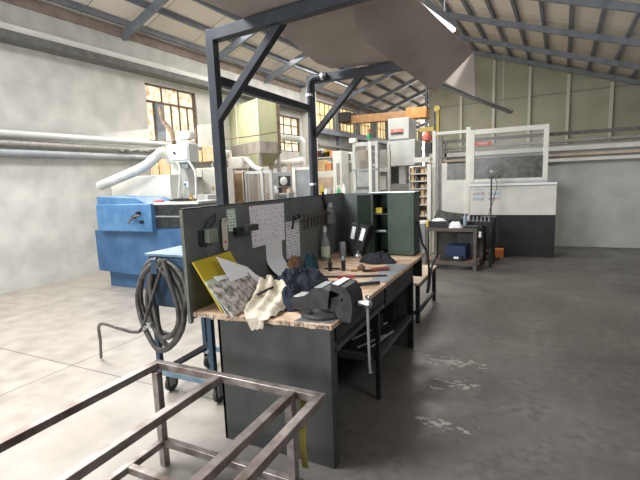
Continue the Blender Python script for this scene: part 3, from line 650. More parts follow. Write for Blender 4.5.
solo('oil_can', MB().lathe((-1.27, 3.42, BT + .001), [(.03, 0), (.034, .008), (.034, .03), (.02, .045), (.006, .05)], 16), mat('brown_dark_tin', (.10, .07, .04), (.2, .14, .08), .5, .3), 'small dark brown round tin beside the pliers', 'tin')
solo('brass_nozzle', MB().cyl((-1.33, 3.33, BT + .012), (-1.27, 3.36, BT + .012), .010, .005, 10), M_copper, 'small brass nozzle lying by the round tin', 'nozzle')
solo('bright_ruler', MB().beam((-1.14, 2.96, BT + .002), (-.98, 3.12, BT + .002), .03, .003), M_bright, 'short bright steel ruler beside the hand file', 'ruler')
solo('wire_clip', MB().tube(arc((-1.13, 2.72, BT + .004), .035, 20, 300, 12, 'xy'), .003, 6), M_dark, 'small wire loop lying behind the vise', 'wire')
# rods on the lower shelf
for k, (a, b_) in enumerate((((-1.15, 2.95), (-1.02, 3.30)), ((-1.05, 3.0), (-.99, 3.40)), ((-1.25, 3.1), (-1.1, 3.6)))):
    solo('steel_rod', MB().cyl((a[0], a[1], .352), (b_[0], b_[1], .352), .010, seg=10), M_bright, ('short bright steel rod nearest the front leg on the lower bench shelf', 'bright steel rod at the front edge of the lower bench shelf', 'long bright steel rod at the back of the lower bench shelf')[k], 'rod', 'steel rods on the lower bench shelf')
for k, (x, y, h) in enumerate(((-1.35, 3.2, .16), (-1.2, 3.45, .12), (-1.45, 3.6, .2), (-1.15, 3.75, .14))):
    solo('parts_tin', MB().box(x - .09, x + .09, y - .08, y + .08, .339, .339 + h), M_dark, ('second dark metal tin on the lower bench shelf, left in the middle', 'low dark metal tin on the lower bench shelf', 'tallest dark metal tin on the lower bench shelf', 'farthest dark metal tin on the lower bench shelf')[k], 'tin', 'dark tins on the lower bench shelf', .004)

# black hose at the far bench corner
HH = solo('air_hose', MB().tube(smooth_pts([(-.975, 4.30, 1.22), (-.955, 4.32, 1.12), (-.94, 4.36, .98), (-.90, 4.40, .88), (-.87, 4.36, .70), (-.865, 4.28, .55), (-.86, 4.22, .50), (-.845, 4.24, .56), (-.84, 4.32, .72), (-.80, 4.44, .86)]), .012, 10), M_rubber, 'black rubber hose looping down from the far bench corner', 'hose')
solo('corner_clamp', MB().lathe((-.935, 4.38, BT), [(.012, 0), (.018, .01), (.016, .03), (.008, .04)], 12), M_cloth_w, 'small white clamp at the far bench corner', 'clamp')

# low table beyond the bench
LT = thing('low_table', (-1.3, 5.15, 0), 'low steel framed table with a pale board top beyond the bench end', 'table')
obj('table_top', MB().box(-1.75, -1.04, 4.64, 5.72, .45, .475), M_pale, LT, .002)
for x in (-1.70, -1.065):
    for y in (4.69, 5.66): obj('leg', MB().box(x - .022, x + .022, y - .022, y + .022, 0, .45), M_dark, LT)
for x in (-1.70, -1.065): obj('side_rail', MB().box(x - .015, x + .015, 4.70, 5.65, .10, .14), M_dark, LT); obj('side_rail', MB().box(x - .015, x + .015, 4.70, 5.65, .41, .449), M_dark, LT)
obj('end_rail', MB().box(-1.70, -1.065, 4.675, 4.705, .10, .14), M_dark, LT)

# ================================================================== RAW STEEL FRAME IN FRONT
T_ = .63; TF = thing('steel_stand', (-1.4, 1.0, 0), 'bare welded steel tube table frame without a top in the foreground', 'frame')
def rail(x0, x1, y0, y1, z0, z1): obj('rail', MB().box(x0, x1, y0, y1, z0, z1), M_rawsteel, TF, .003)
rail(-1.96, -.845, 1.70, 1.74, T_ - .04, T_)
rail(-1.96, -1.915, .30, 1.70, T_ - .04, T_); rail(-1.495, -1.45, .30, 1.70, T_ - .04, T_); rail(-1.035, -.99, .30, 1.70, T_ - .04, T_); rail(-.89, -.845, .30, 1.70, T_ - .04, T_)
rail(-1.96, -.845, .26, .30, T_ - .04, T_)
for (x, y) in ((-1.90, 1.67), (-1.01, 1.675), (-1.90, .32), (-1.01, .32)): obj('leg', MB().box(x - .021, x + .021, y - .021, y + .021, 0, T_ - .04), M_rawsteel, TF, .003)
rail(-1.88, -.88, 1.655, 1.695, .13, .17); rail(-1.92, -1.88, .34, 1.65, .13, .17); rail(-1.88, -1.03, 1.40, 1.44, .13, .17)
rail(-1.03, -.99, .34, 1.65, .13, .17)
solo('yellow_strap', MB().grid(lambda u, v: (-1.045 + .035 * u - .03 * math.sin(math.pi * v), 1.75 + .012 * math.sin(9 * v), .62 * abs(1 - 2 * v) * .5 + .172 + (.0 if v < .5 else .0)), 3, 24, .004).grid(lambda u, v: (-1.005 + .035 * u, 1.752 + .01 * math.sin(7 * v), .60 - .42 * v), 3, 14, .004), M_strap, 'faded yellow strap hanging behind the right leg of the steel frame', 'strap')


# ================================================================== BLUE TROLLEY AND HOSE
TRL = thing('blue_trolley', (-2.35, 2.6, 0), 'blue steel trolley on casters behind the left end of the bench', 'trolley')
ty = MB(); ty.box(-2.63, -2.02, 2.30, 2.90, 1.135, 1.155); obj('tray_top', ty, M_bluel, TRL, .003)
obj('cabinet_body', MB().box(-2.60, -2.04, 2.31, 2.89, .74, 1.135), M_blue, TRL, .004)
obj('front_plate', MB().box(-2.585, -2.055, 2.303, 2.311, .76, 1.12), M_blue, TRL, .002)
for x in (-2.60, -2.055):
    for y in (2.33, 2.87): obj('leg', MB().box(x - .02, x + .02, y - .02, y + .02, .16, .75), M_blue, TRL, .002)
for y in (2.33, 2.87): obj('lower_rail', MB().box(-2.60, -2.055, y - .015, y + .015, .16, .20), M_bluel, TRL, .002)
for x in (-2.60, -2.055): obj('lower_rail', MB().box(x - .015, x + .015, 2.33, 2.87, .16, .20), M_blue, TRL, .002)
obj('diagonal_brace', MB().beam((-2.60, 2.34, .19), (-2.06, 2.34, .50), .012, .03), M_dark, TRL)
for x in (-2.56, -2.07):
    for y in (2.38, 2.84):
        cs = obj('caster', MB().box(x - .03, x + .03, y - .03, y + .03, .150, .162), M_greym, TRL)
        obj('fork', MB().box(x - .024, x - .020, y - .025, y + .035, .055, .152).box(x + .020, x + .024, y - .025, y + .035, .055, .152), M_greym, cs)
        obj('wheel', MB().lathe((x - .017, y + .01, .065), [(.03, 0), (.060, .002), (.064, .008), (.064, .026), (.060, .032), (.03, .034)], 24, (1, 0, 0)), M_rubber, cs)
HK = solo('hose_hook', MB().box(-2.475, -2.42, 2.215, 2.30, 1.10, 1.118).box(-2.475, -2.42, 2.213, 2.222, 1.02, 1.13), M_blue, 'small blue sheet hook on the trolley front carrying the hose coil', 'hook', bevel=.002)
pts = []
for k in range(4):
    rx, rz, dx, dz = ((.235, .29, 0, 0), (.175, .32, .03, -.02), (.215, .335, -.02, -.03), (.12, .30, .05, .01))[k]
    for i in range(28):
        t = 2 * math.pi * i / 28 + math.pi / 2
        pts.append((-2.445 + dx + rx * math.cos(t) + .02 * math.sin(3 * t + k), 2.268 - .012 * k + .012 * math.sin(2 * t + k), 1.115 - rz + dz + .0 + rz * math.sin(t) * (1.0)))
HC = thing('hose_coil', (-2.45, 2.25, .5), 'dark grey rubber hose coiled on the hook of the blue trolley', 'hose')
obj('hose_loops', MB().tube(pts, .021, 10), M_hose, HC)
obj('hose_tail', MB().tube(smooth_pts([pts[-1], (-2.50, 2.20, .80), (-2.58, 2.17, .60), (-2.66, 2.15, .57), (-2.80, 2.14, .585), (-3.1, 2.2, .56), (-3.4, 2.4, .3), (-3.7, 2.6, .02)]), .013, 8), M_hose, HC)
obj('coupling', MB().lathe((-2.58, 2.185, .60), [(.014, 0), (.022, .005), (.022, .03), (.016, .035), (.016, .07), (.024, .075), (.024, .10), (.014, .105)], 12, (.9, 0, .35)), M_bright, HC)

# ================================================================== BLUE LATHE
LA = thing('blue_lathe', (-5.2, 5.1, 0), 'blue lathe with pale top edge standing left behind the trolley', 'lathe')
obj('lathe_base', MB().slab([(-6.4, 4.85, 0), (-6.4, 5.5, 0), (-6.4, 5.5, .9), (-6.4, 4.85, .9)], (1.3, 0, 0)), M_lathe, LA, .01)
obj('chip_tray', MB().slab([(-6.5, 4.72, .97), (-4.18, 4.72, 1.06), (-4.5, 4.72, .46), (-4.95, 4.72, .26), (-6.5, 4.72, .30)], (0, .8, 0)), M_lathe, LA, .008)
obj('lathe_bed', MB().slab([(-5.4, 4.70, 1.02), (-4.19, 4.70, 1.09), (-4.10, 4.70, 1.25), (-4.19, 4.70, 1.39), (-5.4, 4.70, 1.39)], (0, .6, 0)), M_dark, LA, .006)
obj('bed_way', MB().slab([(-5.4, 4.69, 1.392), (-4.19, 4.69, 1.40), (-4.19, 4.69, 1.437), (-5.4, 4.69, 1.425)], (0, .62, 0)), M_greyw, LA)
obj('bed_groove', MB().box(-5.05, -4.2, 4.685, 4.70, 1.21, 1.23), M_greym, LA)
hs = obj('headstock', MB().box(-6.3, -5.07, 4.62, 5.4, .98, 1.42), M_lathel, LA, .02)
obj('headstock_cover', MB().slab([(-6.3, 4.66, 1.42), (-5.2, 4.66, 1.42), (-5.4, 4.66, 1.50), (-6.3, 4.66, 1.54)], (0, .6, 0)), M_lathel, hs)
for (x, z) in ((-5.40, 1.22), (-5.25, 1.14), (-5.30, 1.28)): obj('control_knob', MB().cyl((x, 4.56, z), (x, 4.62, z), .025, seg=12), M_dark, hs)
obj('control_lever', MB().tube([(-5.5, 4.56, 1.12), (-5.38, 4.55, 1.22), (-5.22, 4.55, 1.25)], .014, 8), M_rust, hs)
for (x, n_) in ((-5.25, 'red_rag'),): solo(n_, heap(x + .12, 4.85, .10, .06, .03, 4, 24, 8, 9, 1.43), M_handle_red, 'crumpled red rag lying on top of the blue lathe headstock', 'rag')
for k in range(5): solo('turning_tool', MB().box(-4.9 + .09 * k, -4.84 + .09 * k, 4.85, 4.98, 1.436, 1.465 + .012 * (k % 2)), M_dark, ('first', 'second', 'third', 'fourth', 'last')[k] + ' small dark turning tool from the left on the lathe bed', 'tool', 'turning tools on the lathe bed')
solo('oil_cup', MB().lathe((-4.5, 4.9, 1.438), [(.04, 0), (.04, .04), (.015, .05), (.015, .12)], 12), M_copper, 'small brass cup standing on the right end of the lathe bed', 'cup')
# white ladder like trestle between lathe and bench
TS = thing('white_trestle', (-3.6, 4.3, 0), 'white painted steel trestle between the blue lathe and the bench', 'trestle')
for (a, b_) in (((-4.05, 4.3, 0), (-3.66, 4.3, 1.14)), ((-3.44, 4.3, 0), (-3.52, 4.3, 1.14))): obj('leg', MB().beam(a, b_, .035, .05, (0, 1, 0)), M_white, TS)
obj('top_bar', MB().box(-3.70, -3.48, 4.28, 4.32, 1.14, 1.18), M_white, TS); obj('inner_plate', MB().box(-3.64, -3.55, 4.29, 4.30, .3, 1.12), M_rust, TS)

# ================================================================== MILLING MACHINE WITH DUCT
MM = thing('milling_machine', (-5.5, 6.0, 0), 'light grey milling machine with a boxy head, left behind the lathe', 'machine')
obj('base_enclosure', MB().bxz((-7.122, -5.612, 1.162, 1.874), 5.6, 6.0).bxz((-6.95, -4.9, 0, 1.3), 5.62, 6.0), M_white, MM, .01)
obj('column', MB().bxz((-5.865, -5.480, 1.304, 2.081), 5.9, 6.15).box(-5.45, -5.05, 5.9, 6.15, 0, 1.5), M_greyw, MM, .01)
hd = obj('head', MB().bxz((-5.747, -5.217, 2.069, 2.393), 5.7, 5.95), M_greyw, MM, .015)
obj('head_plate', MB().bxz((-5.632, -5.244, 2.118, 2.338), 5.68, 5.70), M_white, hd, .003)
obj('indicator', MB().cyl((-5.499, 5.640, 2.239), (-5.548, 5.690, 2.244), .02), M_black, hd)
obj('spindle', MB().bxz((-5.490, -5.307, 1.979, 2.065), 5.75, 5.95), M_greym, MM)
obj('cable', MB().tube(smooth_pts([(-5.505, 5.700, 2.087), (-5.403, 5.650, 1.943), (-5.512, 5.700, 1.599), (-5.566, 5.700, 1.316)]), .018, 8), M_cloth_w, MM)
obj('cable', MB().tube(smooth_pts([(-5.232, 5.700, 2.073), (-5.070, 5.650, 1.895), (-5.120, 5.700, 1.623), (-5.151, 5.700, 1.312)]), .018, 8), M_cloth_w, MM)
solo('extraction_duct', MB().tube(smooth_pts([(-7.035, 5.300, 1.722), (-6.085, 5.400, 1.989), (-5.810, 5.500, 2.166), (-5.916, 5.750, 2.278), (-5.854, 5.800, 2.304)]), .085, 16), M_duct, 'fat grey flexible duct rising to the milling machine head', 'duct')
def pillow(c, rx, ry, rz, seed):
    vs = []; fs = []; nu, nv = 28, 14; e = .55
    for j in range(nv + 1):
        ph = -math.pi / 2 + math.pi * j / nv
        for i in range(nu):
            t = 2 * math.pi * i / nu; f = lambda q: math.copysign(abs(q) ** e, q)
            k = 1 + .10 * noise.noise(Vector((math.cos(t) * 2, math.sin(t) * 2, ph * 2 + seed)))
            vs.append((c[0] + rx * f(math.cos(ph)) * f(math.cos(t)) * k, c[1] + ry * f(math.cos(ph)) * f(math.sin(t)) * k, c[2] + rz + rz * f(math.sin(ph)) * k))
    for j in range(nv):
        for i in range(nu): fs.append((j * nu + i, j * nu + (i + 1) % nu, (j + 1) * nu + (i + 1) % nu, (j + 1) * nu + i))
    return MB().add(vs, fs, True)
solo('filter_bag', pillow((-5.387, 5.850, 2.363), .15, .10, .045, 1), M_cloth_w, 'lower flat white cloth bag on the milling machine head', 'bag')
solo('filter_bag', pillow((-5.376, 5.850, 2.466), .15, .10, .075, 5), M_cloth_w, 'upper fat white cloth bag on the milling machine head', 'bag')
solo('brown_pipe', MB().tube([(-6.712, 6.600, 3.255), (-6.560, 6.500, 2.973), (-6.248, 6.400, 2.723), (-6.025, 6.200, 2.483)], .045, 10), M_rust, 'rust brown pipe bending down to the milling machine head', 'pipe')
solo('chain_hose', MB().tube([(-7.509, 6.200, 2.428), (-6.939, 6.200, 2.402), (-6.399, 6.200, 2.377)], .035, 10), mat('striped_hose', (.02, .02, .02), (.25, .24, .22), .5, 0, 12), 'dark ribbed hose running behind the fat grey duct', 'hose')
EC = thing('control_cabinet', (-4.4, 6.7, 0), 'cream control cabinet with warning stickers right of the milling machine', 'cabinet')
c = list((-6.076, -5.369, 1.377, 2.003)); obj('cabinet_body', MB().box(c[0], c[1], 6.6, 7.1, 0, c[3]), M_white, EC, .008)
obj('door', MB().box(c[0] + .03, (c[0] + c[1]) / 2 - .01, 6.585, 6.6, .2, c[3] - .03), M_white, EC, .004); obj('door', MB().box((c[0] + c[1]) / 2 + .01, c[1] - .03, 6.585, 6.6, .2, c[3] - .03), M_white, EC, .004)
a = Vector((-5.510, 6.580, 1.570)); obj('warning_sticker', MB().slab([a, a + Vector((.07, 0, 0)), a + Vector((.035, 0, .09))], (0, -.003, 0)), M_mustard, EC, label='yellow warning triangle')
a = Vector((-5.513, 5.880, 1.647)); obj('sticker', MB().box(a.x - .04, a.x + .05, 5.885, 5.898, a.z, a.z + .10), M_paper, MM, label='small white sticker')
a = Vector((-5.547, 5.880, 1.665)); obj('sticker_mark', MB().box(a.x, a.x + .04, 5.880, 5.884, a.z, a.z + .05), M_lathel, MM, label='blue mark')
# tall cupboard row carrying cardboard boxes
SH = thing('storage_rack', (-6.0, 7.4, 0), 'grey steel shelving against the wall carrying cardboard boxes', 'rack')
zb1 = (-6.844, 6.300, 1.833)[2]; zb2 = (-6.302, 7.200, 2.168)[2]
for (xa, xb_, zt, yr) in ((-7.0, -5.75, zb1, 6.3), (-6.0, (-5.866, 7.200, 2.186)[0], zb2, 7.2)):
    for z in (.3, .9, zt - .03): obj('shelf', MB().box(xa, xb_, yr, yr + .4, z, z + .03), M_greym, SH)
    for x in (xa, xb_ - .04):
        for y in (yr, yr + .36): obj('upright', MB().box(x, x + .04, y, y + .04, 0, zt), M_greym, SH)
for (q, lab) in (((-6.826, -6.607, 1.839, 2.106), 'small cardboard box left of the milling machine column'), ((-6.574, -6.308, 1.839, 2.170), 'cardboard box with open flap beside the milling machine column'), 
                 ((-6.596, -6.262, 2.185, 2.407), 'brown cardboard box right of the milling machine head'), ((-6.231, -5.922, 2.177, 2.468), 'pale square cardboard box next to the gantry post')):
    left_ = 'column' in lab; zz = zb1 if left_ else zb2; yy = 6.3 if left_ else 7.2
    bx_ = thing('cardboard_box', ((q[0] + q[1]) / 2, yy + .2, zz), lab, 'box')
    obj('carton', MB().box(q[0], q[1], yy + .02, yy + .36, zz + .001, q[3]), M_card, bx_, .004); obj('tape_strip', MB().box((q[0] + q[1]) / 2 - .02, (q[0] + q[1]) / 2 + .02, yy + .016, yy + .022, zz + .01, q[3]), M_pale, bx_)
    obj('flap', MB().beam((q[0], yy + .19, q[3] + .002), (q[0] - .05, yy + .19, q[3] + .06), .32, .005, (0, 0, 1)), M_card, bx_)
# ================================================================== SUSPENDED TANK
TK = thing('panel_hopper', W(-6.7, 9.6, 0), 'pale yellow green panelled hopper tank with a grey band on legs by the left wall', 'tank')
pl = [Vector((-7.605, 9.600, 3.650)), Vector((-5.946, 9.000, 3.736)), Vector((-5.775, 9.700, 3.701))]
P0 = Vector((pl[0].x - .1, 9.9, 0)); P1 = Vector((pl[1].x, 9.0, 0)); P2 = Vector((pl[2].x, 9.7, 0)); P3 = P0 + P2 - P1
Zt = pl[1].z; Zb = (-6.015, 9.000, 2.713)[2]; Zc = (-6.035, 9.000, 2.421)[2]; Ze = (-6.326, 9.400, 2.122)[2]
ring = [P0, P1, P2, P3]
obj('tank_panels', MB().slab([p + Vector((0, 0, Zb)) for p in ring], (0, 0, Zt - Zb)), M_tank, TK, .01)
cen = (P0 + P2) / 2; g = 1.0
obj('tank_band', MB().slab([cen + (p - cen) * 1.01 + Vector((0, 0, Zc)) for p in ring], (0, 0, Zb - Zc)), M_tankband, TK)
lo = [cen + (p - cen) * .72 + Vector((0, 0, Ze)) for p in ring]; up = [cen + (p - cen) * .97 + Vector((0, 0, Zc)) for p in ring]
obj('hopper', MB().add(lo + up, [(3, 2, 1, 0), (4, 5, 6, 7)] + [(i, (i + 1) % 4, 4 + (i + 1) % 4, 4 + i) for i in range(4)]), M_tank, TK)
for f_ in (0.0, .5): 
    q = P0.lerp(P1, .42 if f_ == 0 else 1.0); obj('panel_joint', MB().cyl(q + Vector((0, -.01, Zb)), q + Vector((0, -.01, Zt)), .018, seg=8), M_conc2, TK)
q = P1.lerp(P2, .98); obj('corner_angle', MB().cyl(q + Vector((0, -.01, Zc)), q + Vector((0, -.01, Zt)), .05, seg=8), M_rust, TK)
for p in ring: q = cen + (p - cen) * .93; obj('leg', MB().cyl((q.x, q.y, 0), (q.x, q.y, Zc + .05), .05, seg=10), M_meshg, TK)
obj('outlet_pipe', MB().cyl((cen.x, cen.y, Ze), (cen.x, cen.y, .4), .12, seg=14), M_greym, TK)
solo('suction_cable', MB().tube(smooth_pts([(-7.005, 8.850, 2.825), (-6.227, 8.800, 2.811), (-5.365, 8.900, 2.869)]), .014, 6), M_rust, 'thin dark cable strung across the hopper tank', 'cable')
# fan and elbow duct
FN = thing('suction_fan', (-6.047, 7.900, 2.105), 'cream suction fan with a round motor and curved duct below the hopper tank', 'fan')
obj('motor', MB().lathe((-6.090, 7.900, 2.275), [(.08, 0), (.085, .01), (.085, .14), (.06, .16)], 16), M_white, FN)
obj('fan_housing', MB().bxz((-6.072, -5.685, 2.008, 2.274), 7.85, 8.15), M_white, FN, .02)
obj('outlet_duct', MB().tube(smooth_pts([(-5.806, 8.000, 2.229), (-5.618, 8.000, 2.174), (-5.465, 8.000, 2.034), (-5.257, 8.000, 1.958)]), .055, 12), M_white, FN)
obj('stand', MB().box(*(-6.131, -5.877, 1.305, 2.013)[:2], 7.9, 8.1, 0, (-6.101, 8.000, 2.041)[2]), M_greyw, FN)
# pipe by window 2
solo('window_pipe', MB().tube(smooth_pts([(-7.407, 12.400, 3.180), (-6.766, 12.400, 3.067), (-6.548, 12.400, 2.987), (-6.543, 12.400, 2.699), (-6.594, 12.400, 1.241)]), .10, 12), M_duct, 'grey pipe crossing the small window and dropping along the masonry pier', 'pipe')
solo('roller_pipe', MB().cyl((-6.304, 10.000, 2.132), (-5.244, 10.000, 2.236), .085), M_white, 'cream horizontal pipe below the small window', 'pipe')
RP = solo('pipe_stand', MB().box(*(-5.699, -5.606, 1.192, 2.099)[:2], 9.9, 10.0, 0, (-5.671, 10.000, 2.180)[2] + .02), M_pale, 'light brown upright carrying the cream pipe', 'post')
RP = solo('pipe_stand', MB().box(*(-6.268, -6.204, 1.201, 2.127)[:2], 9.9, 10.0, 0, (-6.208, 10.000, 2.127)[2] - .05), M_pale, 'left upright under the cream pipe', 'post')

# ================================================================== SCREEN FENCE BEHIND THE BENCH

def fence(loc, xs, zt, Y, label, m, fm, pw=.035, zlow=.1, name='screen_fence'):
    t = thing(name, (loc, Y, 0), label, 'fence')
    for x in xs: obj('post', MB().box(x - pw, x + pw, Y - .04, Y + .04, 0, zt), fm, t, .003)
    obj('rail', MB().box(xs[0], xs[-1], Y - .02, Y + .02, zt - .06, zt), fm, t); obj('rail', MB().box(xs[0], xs[-1], Y - .02, Y + .02, zlow - .05, zlow), fm, t)
    for a, b_ in zip(xs, xs[1:]): obj('mesh_panel', MB().box(a + pw, b_ - pw, Y - .006, Y + .006, zlow, zt - .06), m, t)
    return t
fence(-4.3, [-6.045, -5.746, -5.454], 1.955, 7.6, 'screen fence of brown mesh nearest the gantry post', M_mesh, M_pale)
M_meshsee = mat('open_wire_screen', (.30, .25, .20), None, .7, alpha=.35)
fence(-3.9, [-5.428, -4.993, -4.769], 1.929, 7.6, 'screen fence with see through wire panels below the hopper tank', M_meshsee, M_greyw, .03)
fence(-3.6, [-4.553, -4.088], 1.982, 8.2, 'white framed dark panel beside the second gantry post', M_greym, M_white, .04)
def cabinet(name, q, Y, dep, m, label, cat='cabinet', doors=1, louvre=None, panel=None, z0=0):
    t = thing(name, ((q[0] + q[1]) / 2, Y, z0), label, cat)
    obj('cabinet_body', MB().box(q[0], q[1], Y, Y + dep, z0, q[3]), m, t, .008)
    w = (q[1] - q[0]) / doors
    for k in range(doors): obj('door', MB().box(q[0] + w * k + .02, q[0] + w * (k + 1) - .02, Y - .015, Y, z0 + .1, q[3] - .04), m, t, .004)
    if louvre:
        for k in range(3): obj('louvre', MB().box(louvre[0], louvre[1], Y - .03, Y - .015, louvre[2] + (louvre[3] - louvre[2]) * k / 3, louvre[2] + (louvre[3] - louvre[2]) * (k + .5) / 3), M_dark, t)
    if panel: obj('control_panel', MB().box(panel[0], panel[1], Y - .03, Y - .012, panel[2], panel[3]), M_meshg, t, .003)
    return t
cabinet('pale_cabinet', (-4.563, -4.237, 1.152, 1.748), 8.35, .4, M_pale, 'beige cabinet inside the white framed screen')
# small dark work cell between the fences
t = thing('dark_console', (-5.111, 8.6, 0), 'dark grey machine console seen between the two screen fences', 'machine')
q = (-5.395, -4.852, 1.260, 1.911); obj('console_body', MB().box(q[0], q[1], 8.6, 9.2, 0, q[3]), M_greym, t, .01)
obj('console_recess', MB().bxz((-5.183, -4.887, 1.585, 1.816), 8.56, 8.6), M_black, t); obj('round_flange', MB().lathe((-5.030, 8.550, 1.701), [(.09, 0), (.10, .02), (.06, .04), (.04, .06)], 18, (0, -1, 0)), M_greyw, t)
rc = random.Random(11)
wt = thing('packing_table', (-4.826, 8.0, 0), 'low pale table in front of the dark console', 'table')
q = (-5.137, -4.550, 1.288, 1.441); obj('table_top', MB().box(q[0], q[1], 7.9, 8.4, q[3] - .03, q[3]), M_greyw, wt)
for x in (q[0] + .03, q[1] - .03):
    for y in (7.93, 8.37): obj('leg', MB().box(x - .02, x + .02, y - .02, y + .02, 0, q[3] - .03), M_greyw, wt)
for k, (px, h, m) in enumerate(((271, .10, M_white), (275, .16, M_paper), (280, .07, M_white), (284, .12, M_dark), (288, .15, M_rust), (293, .08, M_pale))):
    x = q[0] + (q[1] - q[0]) * (px - 268) / 27
    nm = ('white carton', 'white bag', 'low white packet', 'dark block', 'rust brown part', 'light brown carton')[k]
    solo('packet', MB().box(x - .04, x + .05, 7.95, 8.07, q[3] + .001, q[3] + h), m, nm + ' on the low pale table behind the partition', 'packet', bevel=.008)
# cupboards under the yellow windows
cabinet('louvred_cabinet', (-4.686, -4.350, 1.220, 2.456), 11.3, .8, M_white, 'cream cabinet with dark louvres left of the glazed booth', louvre=(-4.640, -4.427, 2.236, 2.431), panel=(-4.649, -4.405, 1.900, 2.152))
cabinet('tall_locker', (-4.688, -4.424, 1.253, 2.453), 10.6, .5, M_white, 'cream tall box on slotted post left of the louvred cabinet', panel=(-4.571, -4.483, 1.549, 2.135))
cabinet('wall_cabinet', (-5.661, -5.133, 1.167, 1.790), 11.5, .6, M_pale, 'beige cabinet behind the rear gantry post', doors=3)
cabinet('long_machine_bed', (-6.185, -5.539, 1.770, 1.995), 12.6, .8, M_white, 'long cream machine bed behind the beige cabinet', 'machine', z0=0)
t = thing('floor_shelving', (-6.218, 13.4, 0), 'open shelving of brown and cream parts far behind the rear gantry post', 'shelving')
q = (-6.643, -5.881, 1.882, 2.494)
for z in (.5, 1.1, 1.7, q[3]): obj('shelf', MB().box(q[0], q[1], 13.4, 14.0, z - .04, z), M_greyw, t)
for x in (q[0], q[1] - .05): obj('upright', MB().box(x, x + .05, 13.4, 14.0, 0, q[3]), M_greyw, t)
tints = [M_pale, M_card, M_white, M_rust, M_orange, M_greyw, M_redp, M_yellow, M_meshg]
for k in range(16):
    z = (1.7, q[3])[k // 8]; x = q[0] + .1 + (q[1] - q[0] - .25) * (k % 8) / 8; h = rc.uniform(.12, .3)
    solo('storage_bin', MB().box(x, x + .12, 13.42, 13.8, z + .001, z + h), tints[rc.randrange(9)], ('first', 'second', 'third', 'fourth', 'fifth', 'sixth', 'seventh', 'last')[k % 8] + ' bin from the left on the ' + ('lower', 'upper')[k // 8] + ' shelf of the far shelving', 'bin', 'bins on the far shelving')
bins = rc
for k, (px, h) in enumerate(((318, .22), (322, .3), (326, .18), (330, .26), (335, .34), (339, .2), (344, .28))):
    x = -5.026 + (px - 316) * 0.02887
    solo('product_bottle', MB().lathe((x, 10.2, 1.30), [(.04, 0), (.045, .01), (.045, h * .6), (.02, h * .8), (.02, h)], 10), (M_white, M_yellow, M_paper, M_cl, M_white, M_greenl, M_paper)[k], ('white bottle nearest the rear gantry post', 'yellow bottle', 'low white bottle between yellow and clear bottles', 'tall clear bottle', 'tallest white bottle', 'green bottle', 'last white bottle, beside the green one,')[k] + ' on the sill bench above the partition', 'bottle', 'bottles above the partition edge')
t = thing('sill_bench', (-4.619, 10.2, 0), 'narrow pale bench carrying bottles behind the partition', 'bench')
xa, xb_ = -5.061, -4.107
obj('bench_board', MB().box(xa, xb_, 10.0, 10.45, 1.26, 1.299), M_white, t)
for x in (xa + .05, xb_ - .05): obj('leg', MB().box(x - .03, x + .03, 10.1, 10.4, 0, 1.26), M_greyw, t)

# glazed booth
GB_ = thing('glazed_booth', (-3.497, 9.8, 0), 'light grey glazed machine booth with stack lamp behind the green cabinet', 'booth')
q = (-3.797, -3.159, 1.172, 2.557); xa, xb_, zt = q[0], q[1], q[3]
for x in (xa, xb_ - .07): obj('post', MB().box(x, x + .07, 9.8, 9.88, 0, zt), M_greyw, GB_, .005)
obj('post', MB().box(-3.386 , -3.311, 9.78, 9.84, 0, zt), M_white, GB_, .005)
obj('header', MB().box(xa + .071, xb_ - .071, 9.80, 9.88, zt - .10, zt), M_greyw, GB_, .005); obj('mid_rail', MB().box(xa, xb_, 9.79, 9.85, 1.877, 1.925), M_greym, GB_)
obj('lower_rail', MB().box(xa, xb_, 9.8, 9.88, .1, .2), M_greyw, GB_)
obj('glass_pane', MB().box(xa + .07, xb_ - .07, 9.83, 9.838, .2, zt - .1), mat('booth_glass', (.75, .78, .76), None, .1, alpha=.10), GB_)
obj('window_panel', MB().bxz((-3.687, -3.431, 1.947, 2.470), 9.80, 9.815), M_meshsee, GB_)
for x in (xa, xb_ - .07): obj('side_post', MB().box(x, x + .07, 10.8, 10.88, 0, zt), M_greyw, GB_, .005)
obj('lamp_head', MB().box(xa - .07, xa + .10, 9.75, 9.9, zt, zt + .11), M_white, GB_, .01)
sx_, sz_ = -3.381, zt
SL = obj('stack_lamp', MB().cyl((sx_, 9.84, sz_), (sx_, 9.84, 2.621), .018, seg=8), M_greyw, GB_)
obj('lamp_green', MB().cyl((sx_, 9.84, 2.621), (sx_, 9.84, 2.761), .045, seg=12), M_greenl, SL); obj('lamp_red', MB().cyl((sx_, 9.84, 2.761), (sx_, 9.84, 2.854), .045, seg=12), M_redp, SL)

# dark milling unit inside the booth
t = thing('booth_machine', (-3.675, 10.3, 0), 'dark grey and cream machine unit standing inside the glazed booth', 'machine')
obj('unit_body', MB().bxz((-3.915, -3.483, 1.403, 1.859), 10.3, 10.7).box(-3.921, -3.487, 10.3, 10.7, 0, 1.5), M_greym, t, .01)
obj('unit_head', MB().bxz((-3.884, -3.667, 1.863, 2.419), 10.4, 10.7), M_meshg, t, .01); obj('unit_spindle', MB().bxz((-3.795, -3.687, 1.912, 2.163), 10.3, 10.4), M_dark, t)
obj('unit_pipe', MB().cyl((-3.561, 10.350, 2.502), (-3.558, 10.350, 1.398), .03), M_dark, t)
